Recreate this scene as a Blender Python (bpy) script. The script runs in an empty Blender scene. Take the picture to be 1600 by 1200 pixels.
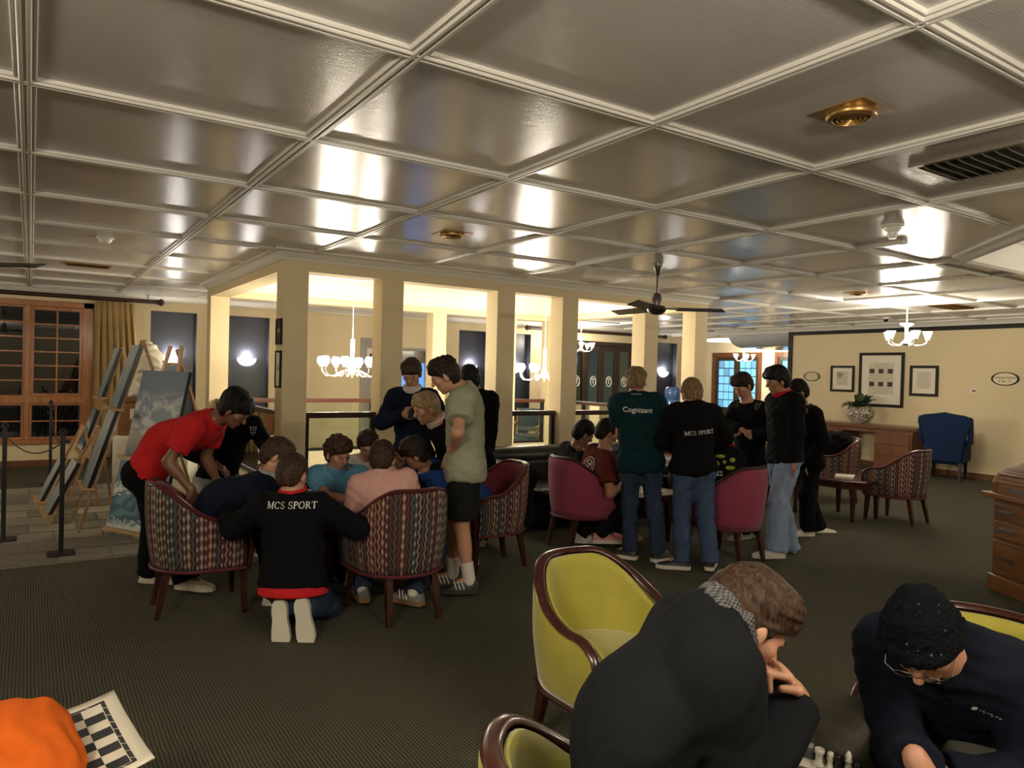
import bpy, math, random
import numpy as np
from mathutils import Vector, Matrix
from mathutils.bvhtree import BVHTree
random.seed(7); rng = np.random.default_rng(7)
S = bpy.context.scene
COL = S.collection
# ------------------------------------------------------------ camera
YAW, PITCH, ROLL, FL = 0.58381837, -0.01359583, 0.02573764, 1138.8
H = 2.8                      # ceiling height
CZ = H - 1.2/1.0215          # camera height
def _basis():
    cy, sy, cp, sp, cr, sr = math.cos(YAW), math.sin(YAW), math.cos(PITCH), math.sin(PITCH), math.cos(ROLL), math.sin(ROLL)
    f = np.array([sy*cp, cy*cp, sp]); r = np.array([cy, -sy, 0.]); u = np.cross(r, f)
    return cr*r+sr*u, -sr*r+cr*u, f
CR, CU, CF = _basis(); CC = np.array([0., 0., CZ])
cd = bpy.data.cameras.new('camera'); cam = bpy.data.objects.new('camera', cd); COL.objects.link(cam)
cd.sensor_fit = 'HORIZONTAL'; cd.sensor_width = 36; cd.lens = FL/1600*36; cd.clip_start = .05; cd.clip_end = 200
M = Matrix.Identity(4)
for i in range(3):
    M[i][0], M[i][1], M[i][2], M[i][3] = CR[i], CU[i], -CF[i], CC[i]
cam.matrix_world = M; S.camera = cam
def at(px, py, d):  # pixel at a forward distance d
    return CC + d*(CF + CR*((px-800)/FL) + CU*((600-py)/FL))
def ray(px, py): return CF + CR*((px-800)/FL) + CU*((600-py)/FL)
def onz(px, py, z=0.): d = ray(px, py); return CC + d*((z-CZ)/d[2])
def onx(px, py, x): d = ray(px, py); return CC + d*(x/d[0])
def ony(px, py, y): d = ray(px, py); return CC + d*(y/d[1])
F0 = np.array([math.sin(YAW), math.cos(YAW), 0.]); R0 = np.array([math.cos(YAW), -math.sin(YAW), 0.])
# ------------------------------------------------------------ world, exposure
S.view_settings.view_transform = 'Standard'; S.view_settings.look = 'None'; S.view_settings.gamma = 1
S.view_settings.use_curve_mapping = False
S.view_settings.exposure = 1.15
W = bpy.data.worlds.new('night'); S.world = W; W.use_nodes = True
W.node_tree.nodes['Background'].inputs[0].default_value = (.010, .016, .03, 1)
W.node_tree.nodes['Background'].inputs[1].default_value = .4
WARM = (1., .905, .745)
PW = 1.0     # overall lamp power
# ------------------------------------------------------------ materials
MAT = {}
def mat(name, col, rough=.6, metal=0., bump=0., bscale=60., var=0., vscale=8., spec=.5, emit=None, estr=0., sheen=0., detail=3., stretch=None, coat=0.):
    if name in MAT: return MAT[name]
    m = bpy.data.materials.new(name); m.use_nodes = True; nt = m.node_tree; b = nt.nodes['Principled BSDF']
    b.inputs['Base Color'].default_value = (*col, 1); b.inputs['Roughness'].default_value = rough
    b.inputs['Metallic'].default_value = metal; b.inputs['Specular IOR Level'].default_value = spec
    if sheen: b.inputs['Sheen Weight'].default_value = sheen; b.inputs['Sheen Roughness'].default_value = .4
    if coat: b.inputs['Coat Weight'].default_value = coat; b.inputs['Coat Roughness'].default_value = .12
    if emit: b.inputs['Emission Color'].default_value = (*emit, 1); b.inputs['Emission Strength'].default_value = estr
    if bump or var:
        tc = nt.nodes.new('ShaderNodeTexCoord'); mp = nt.nodes.new('ShaderNodeMapping')
        nt.links.new(tc.outputs['Object'], mp.inputs[0])
        if stretch: mp.inputs['Scale'].default_value = stretch
    if var:
        n = nt.nodes.new('ShaderNodeTexNoise'); n.inputs['Scale'].default_value = vscale; n.inputs['Detail'].default_value = 4
        nt.links.new(mp.outputs[0], n.inputs[0])
        mx = nt.nodes.new('ShaderNodeMix'); mx.data_type = 'RGBA'
        mx.inputs[6].default_value = (*[max(0, c*(1-var)) for c in col], 1); mx.inputs[7].default_value = (*[min(1, c*(1+var)) for c in col], 1)
        nt.links.new(n.outputs['Fac'], mx.inputs[0]); nt.links.new(mx.outputs[2], b.inputs['Base Color'])
    if bump:
        n2 = nt.nodes.new('ShaderNodeTexNoise'); n2.inputs['Scale'].default_value = bscale; n2.inputs['Detail'].default_value = detail
        nt.links.new(mp.outputs[0], n2.inputs[0])
        bp = nt.nodes.new('ShaderNodeBump'); bp.inputs['Strength'].default_value = bump; bp.inputs['Distance'].default_value = .01
        nt.links.new(n2.outputs['Fac'], bp.inputs['Height']); nt.links.new(bp.outputs[0], b.inputs['Normal'])
    MAT[name] = m; return m
def wood(name, c1, c2, rough=.35, scale=6., axis=(1, 1, .12), coat=.2):
    if name in MAT: return MAT[name]
    m = bpy.data.materials.new(name); m.use_nodes = True; nt = m.node_tree; b = nt.nodes['Principled BSDF']
    tc = nt.nodes.new('ShaderNodeTexCoord'); mp = nt.nodes.new('ShaderNodeMapping'); mp.inputs['Scale'].default_value = axis
    n = nt.nodes.new('ShaderNodeTexNoise'); n.inputs['Scale'].default_value = scale*4; n.inputs['Detail'].default_value = 6; n.inputs['Distortion'].default_value = .6
    r = nt.nodes.new('ShaderNodeValToRGB'); r.color_ramp.elements[0].position = .3; r.color_ramp.elements[1].position = .72
    r.color_ramp.elements[0].color = (*c1, 1); r.color_ramp.elements[1].color = (*c2, 1)
    nt.links.new(tc.outputs['Object'], mp.inputs[0]); nt.links.new(mp.outputs[0], n.inputs[0]); nt.links.new(n.outputs['Fac'], r.inputs[0])
    nt.links.new(r.outputs[0], b.inputs['Base Color']); b.inputs['Roughness'].default_value = rough
    b.inputs['Coat Weight'].default_value = coat; b.inputs['Coat Roughness'].default_value = .15
    MAT[name] = m; return m
class NT:
    """small helper to write shader maths"""
    def __init__(s, name, rough=.8, coords='Object'):
        s.m = bpy.data.materials.new(name); s.m.use_nodes = True; s.nt = s.m.node_tree; s.b = s.nt.nodes['Principled BSDF']
        s.b.inputs['Roughness'].default_value = rough; MAT[name] = s.m
        tc = s.nt.nodes.new('ShaderNodeTexCoord'); sp = s.nt.nodes.new('ShaderNodeSeparateXYZ'); s.vec = tc.outputs[coords]
        s.nt.links.new(s.vec, sp.inputs[0]); s.x, s.y, s.z = sp.outputs
    def put(s, sock, v):
        if isinstance(v, (int, float)): sock.default_value = v
        elif isinstance(v, tuple): sock.default_value = (*v, 1) if len(v) == 3 else v
        else: s.nt.links.new(v, sock)
    def f(s, op, a, b=0., c=0.):
        n = s.nt.nodes.new('ShaderNodeMath'); n.operation = op
        for i, v in enumerate((a, b, c)): s.put(n.inputs[i], v)
        return n.outputs[0]
    def mix(s, t, a, b):
        n = s.nt.nodes.new('ShaderNodeMix'); n.data_type = 'RGBA'; s.put(n.inputs[0], t); s.put(n.inputs[6], a); s.put(n.inputs[7], b); return n.outputs[2]
    def noise(s, scale, detail=3., vec=None, dist=0.):
        n = s.nt.nodes.new('ShaderNodeTexNoise'); n.inputs['Scale'].default_value = scale; n.inputs['Detail'].default_value = detail; n.inputs['Distortion'].default_value = dist
        s.nt.links.new(vec or s.vec, n.inputs[0]); return n.outputs['Fac']
    def mapv(s, scale):
        n = s.nt.nodes.new('ShaderNodeMapping'); n.inputs['Scale'].default_value = scale; s.nt.links.new(s.vec, n.inputs[0]); return n.outputs[0]
    def ramp(s, v, stops, const=False):
        n = s.nt.nodes.new('ShaderNodeValToRGB'); e = n.color_ramp.elements
        if const: n.color_ramp.interpolation = 'CONSTANT'
        while len(e) < len(stops): e.new(.5)
        for i, (p, c) in enumerate(stops): e[i].position = p; e[i].color = (*c, 1)
        s.put(n.inputs[0], v); return n.outputs[0]
    def col(s, c): s.put(s.b.inputs['Base Color'], c); return s
    def bump(s, hgt, st=.3, dist=.01):
        n = s.nt.nodes.new('ShaderNodeBump'); n.inputs['Strength'].default_value = st; n.inputs['Distance'].default_value = dist
        s.put(n.inputs['Height'], hgt); s.nt.links.new(n.outputs[0], s.b.inputs['Normal']); return s
def rnd(nt, v):
    n = nt.nt.nodes.new('ShaderNodeTexWhiteNoise'); n.noise_dimensions = '1D'; nt.put(n.inputs['W'], v); return n.outputs['Value']
# carpet: nubby dark olive cord
c = NT('carpet', .95)
wx = c.f('SINE', c.f('MULTIPLY', c.f('ADD', c.x, c.f('MULTIPLY', c.noise(6., 1.), .01)), 2*math.pi/.016))
wy = c.f('SINE', c.f('MULTIPLY', c.y, 2*math.pi/.011))
hgt = c.f('MULTIPLY_ADD', c.f('MULTIPLY', c.f('ADD', wx, 1.), c.f('ADD', wy, 1.6)), .19, c.f('MULTIPLY', c.noise(160., 2.), .5))
big = c.noise(.9, 3.)
c.col(c.mix(c.f('MULTIPLY', hgt, .95), c.mix(big, (.012, .012, .009), (.020, .019, .014)), c.mix(big, (.135, .125, .085), (.165, .152, .105)))).bump(hgt, .9, .006)
c.b.inputs['Specular IOR Level'].default_value = .1
# gloss painted ceiling board
c = NT('ceiling_gloss', .22); c.b.inputs['Specular IOR Level'].default_value = .75
st = c.noise(22., 4., c.mapv((1, 7, 1))); fine = c.noise(130., 2.)
c.col(c.mix(c.noise(1.2, 2.), (.57, .545, .51), (.63, .60, .565)))
c.put(c.b.inputs['Roughness'], c.f('MULTIPLY_ADD', c.noise(9., 3.), .14, .12))
c.bump(c.f('MULTIPLY_ADD', fine, .5, st), .13, .01)
mat('batten_paint', (.66, .63, .57), .32)
mat('cornice_paint', (.70, .67, .60), .5)
mat('wall_cream', (.68, .565, .35), .8, bump=.05, bscale=90, var=.04, vscale=2)
mat('wall_cream_pale', (.72, .64, .46), .8, bump=.05, bscale=90, var=.03, vscale=2)
mat('navy_panel', (.030, .034, .050), .35)
mat('white_plaster', (.78, .74, .64), .7)
mat('black_metal', (.012, .012, .013), .35, metal=.3)
mat('dark_rail', (.035, .016, .012), .28, coat=.3)
mat('red_rail', (.10, .028, .018), .35, coat=.3)
mat('brass', (.42, .25, .085), .35, metal=.8)
mat('grille_metal', (.34, .29, .23), .3, metal=.6)
mat('silver_gloss', (.75, .76, .78), .2, metal=.3)
mat('steel_dark', (.16, .15, .14), .3, metal=.9)
mat('chrome', (.6, .6, .62), .2, metal=1.)
wood('window_wood', (.25, .085, .018), (.44, .17, .04), .38)
wood('mahogany', (.030, .007, .005), (.060, .014, .009), .25, coat=.4)
wood('dark_mahogany', (.022, .007, .005), (.05, .014, .009), .45, coat=.0)
wood('desk_wood', (.10, .035, .014), (.19, .075, .03), .3)
wood('oak', (.13, .052, .014), (.26, .115, .036), .35, axis=(.12, 1, 1))
wood('easel_wood', (.34, .19, .085), (.52, .32, .16), .5)
wood('brown_timber', (.028, .016, .010), (.055, .032, .02), .4)
mat('frame_black', (.010, .006, .005), .5, spec=.25)
mat('paper', (.74, .68, .55), .8); mat('ink', (.05, .045, .04), .8); mat('ink_soft', (.36, .33, .27), .8)
mat('white_enamel', (.78, .74, .66), .3)
mat('shade_glow', (1., .95, .85), .4, emit=(1., .86, .66), estr=4.)
mat('sconce_glow', (1., .95, .9), .4, emit=(1., .93, .82), estr=5.)
mat('velvet_olive', (.34, .30, .035), .75, bump=.15, bscale=25, var=.16, vscale=7, sheen=.6)
mat('velvet_cranberry', (.20, .018, .035), .8, bump=.1, bscale=120, var=.15, vscale=30, sheen=.35)
mat('velvet_cranberry_weave', (.235, .03, .068), .85, bump=.35, bscale=220, var=.28, vscale=90, sheen=.2)
mat('piping_maroon', (.10, .012, .018), .6)
mat('rim_maroon', (.075, .012, .013), .25, coat=.5)
mat('blue_velvet', (.006, .019, .060), .8, bump=.1, bscale=60, spec=.2)
mat('black_leather', (.014, .013, .013), .3, bump=.25, bscale=60)
c = NT('bargello', .9, 'UV')    # flame stitch stripes: u along the girth in metres, v up
u = c.f('DIVIDE', c.x, .0265); idx = c.f('FLOOR', u); fr = c.f('SUBTRACT', c.f('FRACT', u), .5)
r1 = rnd(c, idx); r2 = rnd(c, c.f('ADD', idx, 37.))
sn = c.f('SINE', c.f('MULTIPLY_ADD', c.y, 2*math.pi/.062, c.f('MULTIPLY', r2, 6.28)))
wave = c.f('LESS_THAN', c.f('ABSOLUTE', c.f('SUBTRACT', fr, c.f('MULTIPLY', sn, .2))), .15)
dia = c.f('MULTIPLY_ADD', sn, .17, .25); ab = c.f('ABSOLUTE', fr)
chain = c.f('MULTIPLY', c.f('LESS_THAN', ab, dia), c.f('GREATER_THAN', ab, c.f('SUBTRACT', dia, .15)))
pal = c.ramp(r1, [(0., (.36, .17, .10)), (.14, (.085, .10, .075)), (.28, (.17, .02, .022)), (.42, (.33, .25, .18)), (.56, (.10, .075, .10)), (.7, (.46, .21, .12)), (.84, (.14, .15, .11)), (.93, (.2, .025, .03))], True)
dark = c.ramp(r2, [(0., (.022, .018, .018)), (.4, (.05, .012, .014)), (.75, (.022, .026, .022))], True)
pick = c.f('GREATER_THAN', r2, .45)
line = c.f('ADD', c.f('MULTIPLY', pick, chain), c.f('MULTIPLY', c.f('SUBTRACT', 1., pick), wave))
dot = c.f('MULTIPLY', pick, c.f('LESS_THAN', c.f('ADD', c.f('MULTIPLY', ab, 2.2), c.f('MULTIPLY', c.f('SUBTRACT', 1., sn), .35)), .38))
c.col(c.mix(dot, c.mix(line, dark, pal), (.40, .33, .24))).bump(c.noise(900., 2.), .2, .003)
# ------------------------------------------------------------ mesh helpers
def link(name, me, m=None, parent=None, smooth=False, loc=None):
    o = bpy.data.objects.new(name, me); COL.objects.link(o)
    if m and not me.materials: me.materials.append(MAT[m] if isinstance(m, str) else m)
    if smooth: me.shade_smooth()
    if parent: o.parent = parent
    if loc is not None: o.location = tuple(loc)
    return o
class MB:
    def __init__(s): s.v = []; s.f = []; s.uv = {}
    def add(s, vs, fs):
        n = len(s.v); s.v += [tuple(map(float, p)) for p in vs]; s.f += [tuple(i+n for i in f) for f in fs]; return s
    def box(s, lo, hi, rot=None, org=None):
        x0, y0, z0 = lo; x1, y1, z1 = hi
        vs = [(x0,y0,z0),(x1,y0,z0),(x1,y1,z0),(x0,y1,z0),(x0,y0,z1),(x1,y0,z1),(x1,y1,z1),(x0,y1,z1)]
        if rot is not None:
            o = Vector(org if org is not None else (0, 0, 0)); vs = [tuple(rot @ (Vector(p)-o) + o) for p in vs]
        return s.add(vs, [(0,3,2,1),(4,5,6,7),(0,1,5,4),(1,2,6,5),(2,3,7,6),(3,0,4,7)])
    def cbox(s, c, sz): return s.box([c[i]-sz[i]/2 for i in range(3)], [c[i]+sz[i]/2 for i in range(3)])
    def bar(s, a, b, w, t, up=(0, 0, 1)):   # rectangular bar from a to b
        a, b = Vector(a), Vector(b); d = (b-a).normalized(); x = d.cross(Vector(up))
        if x.length < 1e-4: x = d.cross(Vector((0, 1, 0)))
        x.normalize(); y = x.cross(d)
        vs = [p + x*(sx*w/2) + y*(sy*t/2) for p in (a, b) for sx, sy in ((-1,-1),(1,-1),(1,1),(-1,1))]
        return s.add(vs, [(3,2,1,0),(4,5,6,7),(0,1,5,4),(1,2,6,5),(2,3,7,6),(3,0,4,7)])
    def sweep(s, rings, closed=False):
        n = len(rings[0]); vs = [p for r in rings for p in r]; fs = []
        m = len(rings)
        for i in range(m if closed else m-1):
            for j in range(n):
                a, b = i*n+j, i*n+(j+1) % n; i2 = (i+1) % m
                fs.append((a, b, i2*n+(j+1) % n, i2*n+j))
        if not closed: fs += [tuple(reversed(range(n))), tuple(range((m-1)*n, m*n))]
        return s.add(vs, fs)
    def tube(s, pts, r, n=8, closed=False):
        pts = [Vector(p) for p in pts]; rs = r if isinstance(r, (list, tuple)) else [r]*len(pts); rings = []
        t0 = (pts[1]-pts[0]).normalized(); x = t0.orthogonal().normalized(); m = len(pts)
        for i, p in enumerate(pts):
            q0 = pts[i-1] if (i or closed) else p; q1 = pts[(i+1) % m] if (i < m-1 or closed) else p
            t = (q1-q0).normalized(); x = (x - t*x.dot(t)).normalized(); y = t.cross(x)
            rings.append([p + (x*math.cos(2*math.pi*k/n) + y*math.sin(2*math.pi*k/n))*rs[i] for k in range(n)])
        return s.sweep(rings, closed)
    def lathe(s, prof, c=(0, 0, 0), n=16, axis=None):
        rings = []
        for r, z in prof: rings.append([(max(r, 1e-4)*math.cos(2*math.pi*k/n), max(r, 1e-4)*math.sin(2*math.pi*k/n), z) for k in range(n)])
        if axis is not None:
            q = Vector((0, 0, 1)).rotation_difference(Vector(axis)); rings = [[tuple(q @ Vector(p)) for p in r] for r in rings]
        return s.sweep([[(p[0]+c[0], p[1]+c[1], p[2]+c[2]) for p in r] for r in rings])
    def prism(s, poly, z0, z1):
        n = len(poly); vs = [(x, y, z0) for x, y in poly]+[(x, y, z1) for x, y in poly]
        return s.add(vs, [tuple(reversed(range(n))), tuple(range(n, 2*n))]+[(i, (i+1) % n, n+(i+1) % n, n+i) for i in range(n)])
    def ell(s, c, r, n=12, m=8, rot=None):
        vs, fs = [], []
        for i in range(m+1):
            th = math.pi*i/m
            for k in range(n):
                p = Vector((r[0]*math.sin(th)*math.cos(2*math.pi*k/n), r[1]*math.sin(th)*math.sin(2*math.pi*k/n), r[2]*math.cos(th)))
                if rot is not None: p = rot @ p
                vs.append(p + Vector(c))
        for i in range(m):
            for k in range(n): fs.append((i*n+k, (i+1)*n+k, (i+1)*n+(k+1) % n, i*n+(k+1) % n))
        return s.add(vs, fs)
    def mesh(s, name): me = bpy.data.meshes.new(name); me.from_pydata(s.v, [], s.f); me.validate(); return me
    def build(s, name, m, parent=None, smooth=False, bevel=0., loc=None):
        me = s.mesh(name); o = link(name, me, m, parent, smooth, loc)
        if smooth and bevel == 0: me.set_sharp_from_angle(angle=math.radians(42))
        if bevel:
            b = o.modifiers.new('bevel', 'BEVEL'); b.width = bevel; b.segments = 2; b.limit_method = 'ANGLE'; b.harden_normals = False
        return o
def tag(o, label, cat, group=None):
    o['label'] = label; o['category'] = cat
    if group: o['group'] = group
    return o
def struct(o): o['kind'] = 'structure'; return o
def thing(name, label, cat, loc=(0, 0, 0), rz=0., group=None):
    o = bpy.data.objects.new(name, None); COL.objects.link(o); o.location = tuple(map(float, loc)); o.rotation_euler = (0, 0, rz); o.empty_display_size = .1
    return tag(o, label, cat, group)
def dup(root, loc, rz=0., label=None):
    def cp(o, par):
        c_ = o.copy(); COL.objects.link(c_); c_.parent = par
        for ch in o.children: cp(ch, c_)
        return c_
    r = cp(root, None); r.location = tuple(map(float, loc)); r.rotation_euler = (0, 0, rz)
    if label: r['label'] = label
    return r
def plight(name, loc, power, col=WARM, rad=.12, parent=None):
    l = bpy.data.lights.new(name, 'POINT'); l.energy = power*PW; l.color = col; l.shadow_soft_size = rad
    o = bpy.data.objects.new(name, l); COL.objects.link(o); o.location = tuple(map(float, loc))
    if parent: o.parent = parent
    return o
def text_mesh(txt, size, bold=0.):
    cu = bpy.data.curves.new('t', 'FONT'); cu.body = txt; cu.size = size; cu.align_x = 'CENTER'; cu.align_y = 'CENTER'; cu.offset = bold
    o = bpy.data.objects.new('t', cu); COL.objects.link(o); dg = bpy.context.evaluated_depsgraph_get()
    me = bpy.data.meshes.new_from_object(o.evaluated_get(dg)); bpy.data.objects.remove(o); return me
def decal(me, name, org, right, up, m, parent, target=None, off=.004, loc0=(0, 0, 0)):
    """lay a flat print onto a surface: verts cast along the surface direction"""
    right = Vector(right).normalized(); up = Vector(up).normalized(); nrm = right.cross(up); org = Vector(org); l0 = Vector(loc0)
    bv = None
    if target is not None:
        t = target.data; bv = BVHTree.FromPolygons([v.co for v in t.vertices], [tuple(p.vertices) for p in t.polygons])
    ps = [org + right*v.co.x + up*v.co.y - l0 for v in me.vertices]
    if bv:
        ts = []
        for p in ps: hit = bv.ray_cast(p + nrm*.35, -nrm, .7); ts.append(hit[3] if hit[0] is not None else None)
        ok = sorted(t for t in ts if t is not None); md = ok[len(ok)//2] if ok else .35
        for i, t in enumerate(ts):
            t = md if t is None else min(max(t, md-.10), md+.10); ps[i] = ps[i] + nrm*(.35-t+off)
    else: ps = [p + nrm*off for p in ps]
    for v, p in zip(me.vertices, ps): v.co = p
    me.materials.clear(); return link(name, me, m, parent)
# ============================================================ the shell
X0, X1, Y0, Y1 = -5., 13.85, -4., 13.5          # main room
AX0, AX1, AY0, AY1 = 2.07, 8.15, 7.25, 11.0     # stairwell arcade (outer faces)
CT = .25                                        # column thickness
FX, FY0, FY1, BX = 18.2, 8.0, 18.0, 14.6        # far room
gx = lambda i: -.036 + 1.2*i
gy = lambda j: 1.258 + 1.2*j
def rsub(r, h):
    x0, x1, y0, y1 = r; a0, a1, b0, b1 = h
    if a0 >= x1 or a1 <= x0 or b0 >= y1 or b1 <= y0: return [r]
    out = []
    if y0 < b0: out.append((x0, x1, y0, b0))
    if b1 < y1: out.append((x0, x1, b1, y1))
    m0, m1 = max(y0, b0), min(y1, b1)
    if x0 < a0: out.append((x0, a0, m0, m1))
    if a1 < x1: out.append((a1, x1, m0, m1))
    return out
# ---- floor
hole = (AX0+.1, AX1-.1, AY0+.1, AY1-.1)
m = MB()
for r in rsub((X0, X1, Y0, Y1), hole)+[(X1, FX, FY0, FY1), (BX, X1, Y1, FY1)]:
    if r[1] > r[0]: m.box((r[0], r[2], -.12), (r[1], r[3], 0))
floor = struct(m.build('floor', 'carpet'))
# pit of the stairwell
m = MB()
for lo, hi in (((hole[0]-.12, hole[2]-.12, -2.6), (hole[1]+.12, hole[2], -.12)), ((hole[0]-.12, hole[3], -2.6), (hole[1]+.12, hole[3]+.12, -.12)),
               ((hole[0]-.12, hole[2], -2.6), (hole[0], hole[3], -.12)), ((hole[1], hole[2], -2.6), (hole[1]+.12, hole[3], -.12)), ((hole[0]-.12, hole[2]-.12, -2.72), (hole[1]+.12, hole[3]+.12, -2.6))):
    m.box(lo, hi)
struct(m.build('wall_stairwell', 'wall_cream_pale'))
# slate tiles, each one a piece of the floor
c = NT('slate', .45)
info = c.nt.nodes.new('ShaderNodeObjectInfo').outputs['Random']
c.col(c.mix(c.f('MULTIPLY_ADD', c.noise(7., 5.), .5, c.f('MULTIPLY', info, .6)), (.085, .078, .064), (.27, .245, .195))).bump(c.noise(24., 5.), .35, .02)
mat('grout', (.22, .19, .14), .9)
ts = .40; me = None
bed = MB().box((-2.6, 6.9, 0), (2.06, 11.2, .004)).build('grout_bed', 'grout', floor)
tm = [MB().box((.009, .009, .0), (ts*w-.009, ts-.009, .008+.001*w)).mesh('tile') for w in (1, 2)]
for t in tm: t.materials.append(MAT['slate'])
for b in range(10):
    x = -2.6 + (.2 if b % 2 else 0)
    k = 0
    while x < 2.05 - .36:
        w = 2 if (b*5+k*3) % 11 == 1 and x+2*ts < 2.06 else 1
        link('tile', tm[w-1], None, floor, loc=(x, 6.92+b*ts*1.06, .004)); x += ts*w; k += 1
# ---- ceiling: boards and battens
OC, OH, OCUT = np.array([8.25, .82]), 2.42, 1.15      # octagonal coffer beside the desk
octr = (OC[0]-OH, OC[0]+OH, OC[1]-OH, OC[1]+OH)
OC2, OH2, OCUT2 = np.array([16.6, 13.6]), 1.15, .5
octr2 = (OC2[0]-OH2, OC2[0]+OH2, OC2[1]-OH2, OC2[1]+OH2)
atr = (AX0-.0, AX1+.0, AY0-.0, AY1+.0)
m = MB()
for r in rsub((X0-.2, FX+.2, Y0-.2, FY1+.2), (9e3, 9e3+1, 0, 1)):
    m.box((r[0], r[2], 3.35), (r[1], r[3], 3.45))
ceiling = struct(m.build('ceiling', 'white_plaster'))
def octpoly(cn, h, cut): x, y = cn; return [(x-h, y-h+cut), (x-h+cut, y-h), (x+h-cut, y-h), (x+h, y-h+cut), (x+h, y+h-cut), (x+h-cut, y+h), (x-h+cut, y+h), (x-h, y+h-cut)]
rooms = [(X0, X1, Y0, Y1), (X1, FX, FY0, FY1), (BX-.001, X1, Y1, FY1)]
rooms = [r for r in rooms if r[1] > r[0] and r[3] > r[2]]
for i in range(-5, 16):
    for j in range(-5, 14):
        rects = []
        for rm in rooms:
            x0, x1, y0, y1 = max(gx(i), rm[0]), min(gx(i+1), rm[1]), max(gy(j), rm[2]), min(gy(j+1), rm[3])
            if x1-x0 < .01 or y1-y0 < .01: continue
            rs = [(x0, x1, y0, y1)]
            for hh in (atr, octr, octr2): rs = [q for r in rs for q in rsub(r, hh)]
            rects += rs
        if rects:
            m = MB()
            for r in rects: m.box((r[0], r[2], H), (r[1], r[3], H+.02))
            m.build('board', 'ceiling_gloss', ceiling)
prof = [(-.052, .002), (-.052, -.010), (-.047, -.016), (-.036, -.016), (-.032, -.011), (-.030, -.019), (-.024, -.025), (-.010, -.025), (-.006, -.019), (.006, -.019), (.010, -.025), (.024, -.025), (.030, -.019), (.032, -.011), (.036, -.016), (.047, -.016), (.052, -.010), (.052, .002)]
prof = [(p*.80, z*1.0) for p, z in prof]
def batten(a0, a1, cst, axis):
    if a1-a0 < .08: return
    if axis == 'y': rg = [[(cst+p, a, H+z*1.02) for p, z in prof] for a in (a0, a1)]
    else: rg = [[(a, cst+p, H+z) for p, z in prof] for a in (a0, a1)]
    MB().sweep(rg).build('batten', 'batten_paint', ceiling)
def spans(a0, a1, cuts):
    out = [(a0, a1)]
    for c0, c1 in cuts: out = [q for s in out for q in ([(s[0], min(s[1], c0))] if s[0] < c0 else [])+([(max(s[0], c1), s[1])] if s[1] > c1 else [])]
    return out
for i in range(-4, 16):
    x = gx(i)
    for rm in rooms:
        if not rm[0] < x < rm[1]: continue
        cuts = [(h[2], h[3]) for h in (atr, octr, octr2) if h[0]-.05 < x < h[1]+.05]
        for s in spans(rm[2]+.05, rm[3]-.08, cuts): batten(s[0], s[1], x, 'y')
for j in range(-4, 14):
    y = gy(j)
    for rm in rooms:
        if not rm[2] < y < rm[3]: continue
        cuts = [(h[0], h[1]) for h in (atr, octr, octr2) if h[2]-.05 < y < h[3]+.05]
        for s in spans(rm[0]+.05, rm[1]-.08, cuts): batten(s[0], s[1], y, 'x')
def coffer(cn, h, cut, n):
    po = octpoly(cn, h, cut); sq = [(cn[0]-h, cn[1]-h), (cn[0]+h, cn[1]-h), (cn[0]+h, cn[1]+h), (cn[0]-h, cn[1]+h)]
    m = MB()
    for a, b, q in ((0, 1, 0), (2, 3, 1), (4, 5, 2), (6, 7, 3)):
        m.prism([sq[q], po[b], po[a]] if True else None, H, H+.02)
    m.build('coffer_corner', 'ceiling_gloss', ceiling)
    rise = .3
    m = MB(); m.prism(po, H+rise, H+rise+.02); m.build('coffer_board', 'ceiling_gloss', ceiling)
    pr = [(0., 0.), (-.10, 0.), (-.10, -.02), (-.06, -.035), (-.03, -.06), (.0, -.07), (.03, -.05), (.03, rise-.1), (.06, rise-.08), (.14, rise-.03), (.14, rise), (.0, rise)]
    cnv = Vector((cn[0], cn[1], 0)); rings = []
    for k in range(8):
        p0, p1, p2 = Vector((*po[k-1], 0)), Vector((*po[k], 0)), Vector((*po[(k+1) % 8], 0))
        d1 = (p1-p0).normalized(); d2 = (p2-p1).normalized(); n1 = Vector((-d1.y, d1.x, 0)); n2 = Vector((-d2.y, d2.x, 0)); mi = (n1+n2).normalized(); mi /= mi.dot(n1)
        rings.append([tuple(p1 + mi*o + Vector((0, 0, H+z))) for o, z in pr])
    MB().sweep(rings, True).build('coffer_moulding', 'cornice_paint', ceiling)
coffer(OC, OH, OCUT, 1); coffer(OC2, OH2, OCUT2, 2)
# ---- walls
def wall_x(name, y, x0, x1, ops, th, m_, zt=H+.5, z0=0.):   # wall along X at y..y+th, with openings
    m = MB(); xs = x0
    for a, b, za, zb in sorted(ops):
        m.box((xs, y, z0), (a, y+th, zt))
        if za > z0: m.box((a, y, z0), (b, y+th, za))
        m.box((a, y, zb), (b, y+th, zt)); xs = b
    m.box((xs, y, z0), (x1, y+th, zt)); return struct(m.build(name, m_))
WIN = (-2.35, .83, .35, 2.58)
niches = [(1.66, 2.38), (2.89, 3.61), (7.55, 8.27), (8.70, 9.40), (13.33, 14.05)]
DOOR_B = (6.02, 6.84, 0., 2.1); DOOR_G = (5.36, 5.84, 0., 2.26); FOLD = (9.95, 13.1, 0., 2.46)
ops = [WIN, DOOR_B, DOOR_G, FOLD]+[(a, b, .1, 2.53) for a, b in niches]
wall_back = wall_x('wall_back', Y1, X0, BX, ops, .2, 'wall_cream')
for a, b in niches: MB().box((a, Y1+.13, .1), (b, Y1+.2, 2.53)).build('niche_panel', 'navy_panel', wall_back); 
for a, b in niches:
    m = MB(); m.box((a, Y1+.005, .1), (a+.006, Y1+.13, 2.53)).box((b-.006, Y1+.005, .1), (b, Y1+.13, 2.53)).box((a, Y1+.005, 2.524), (b, Y1+.13, 2.53)); m.build('niche_side', 'navy_panel', wall_back)
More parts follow.
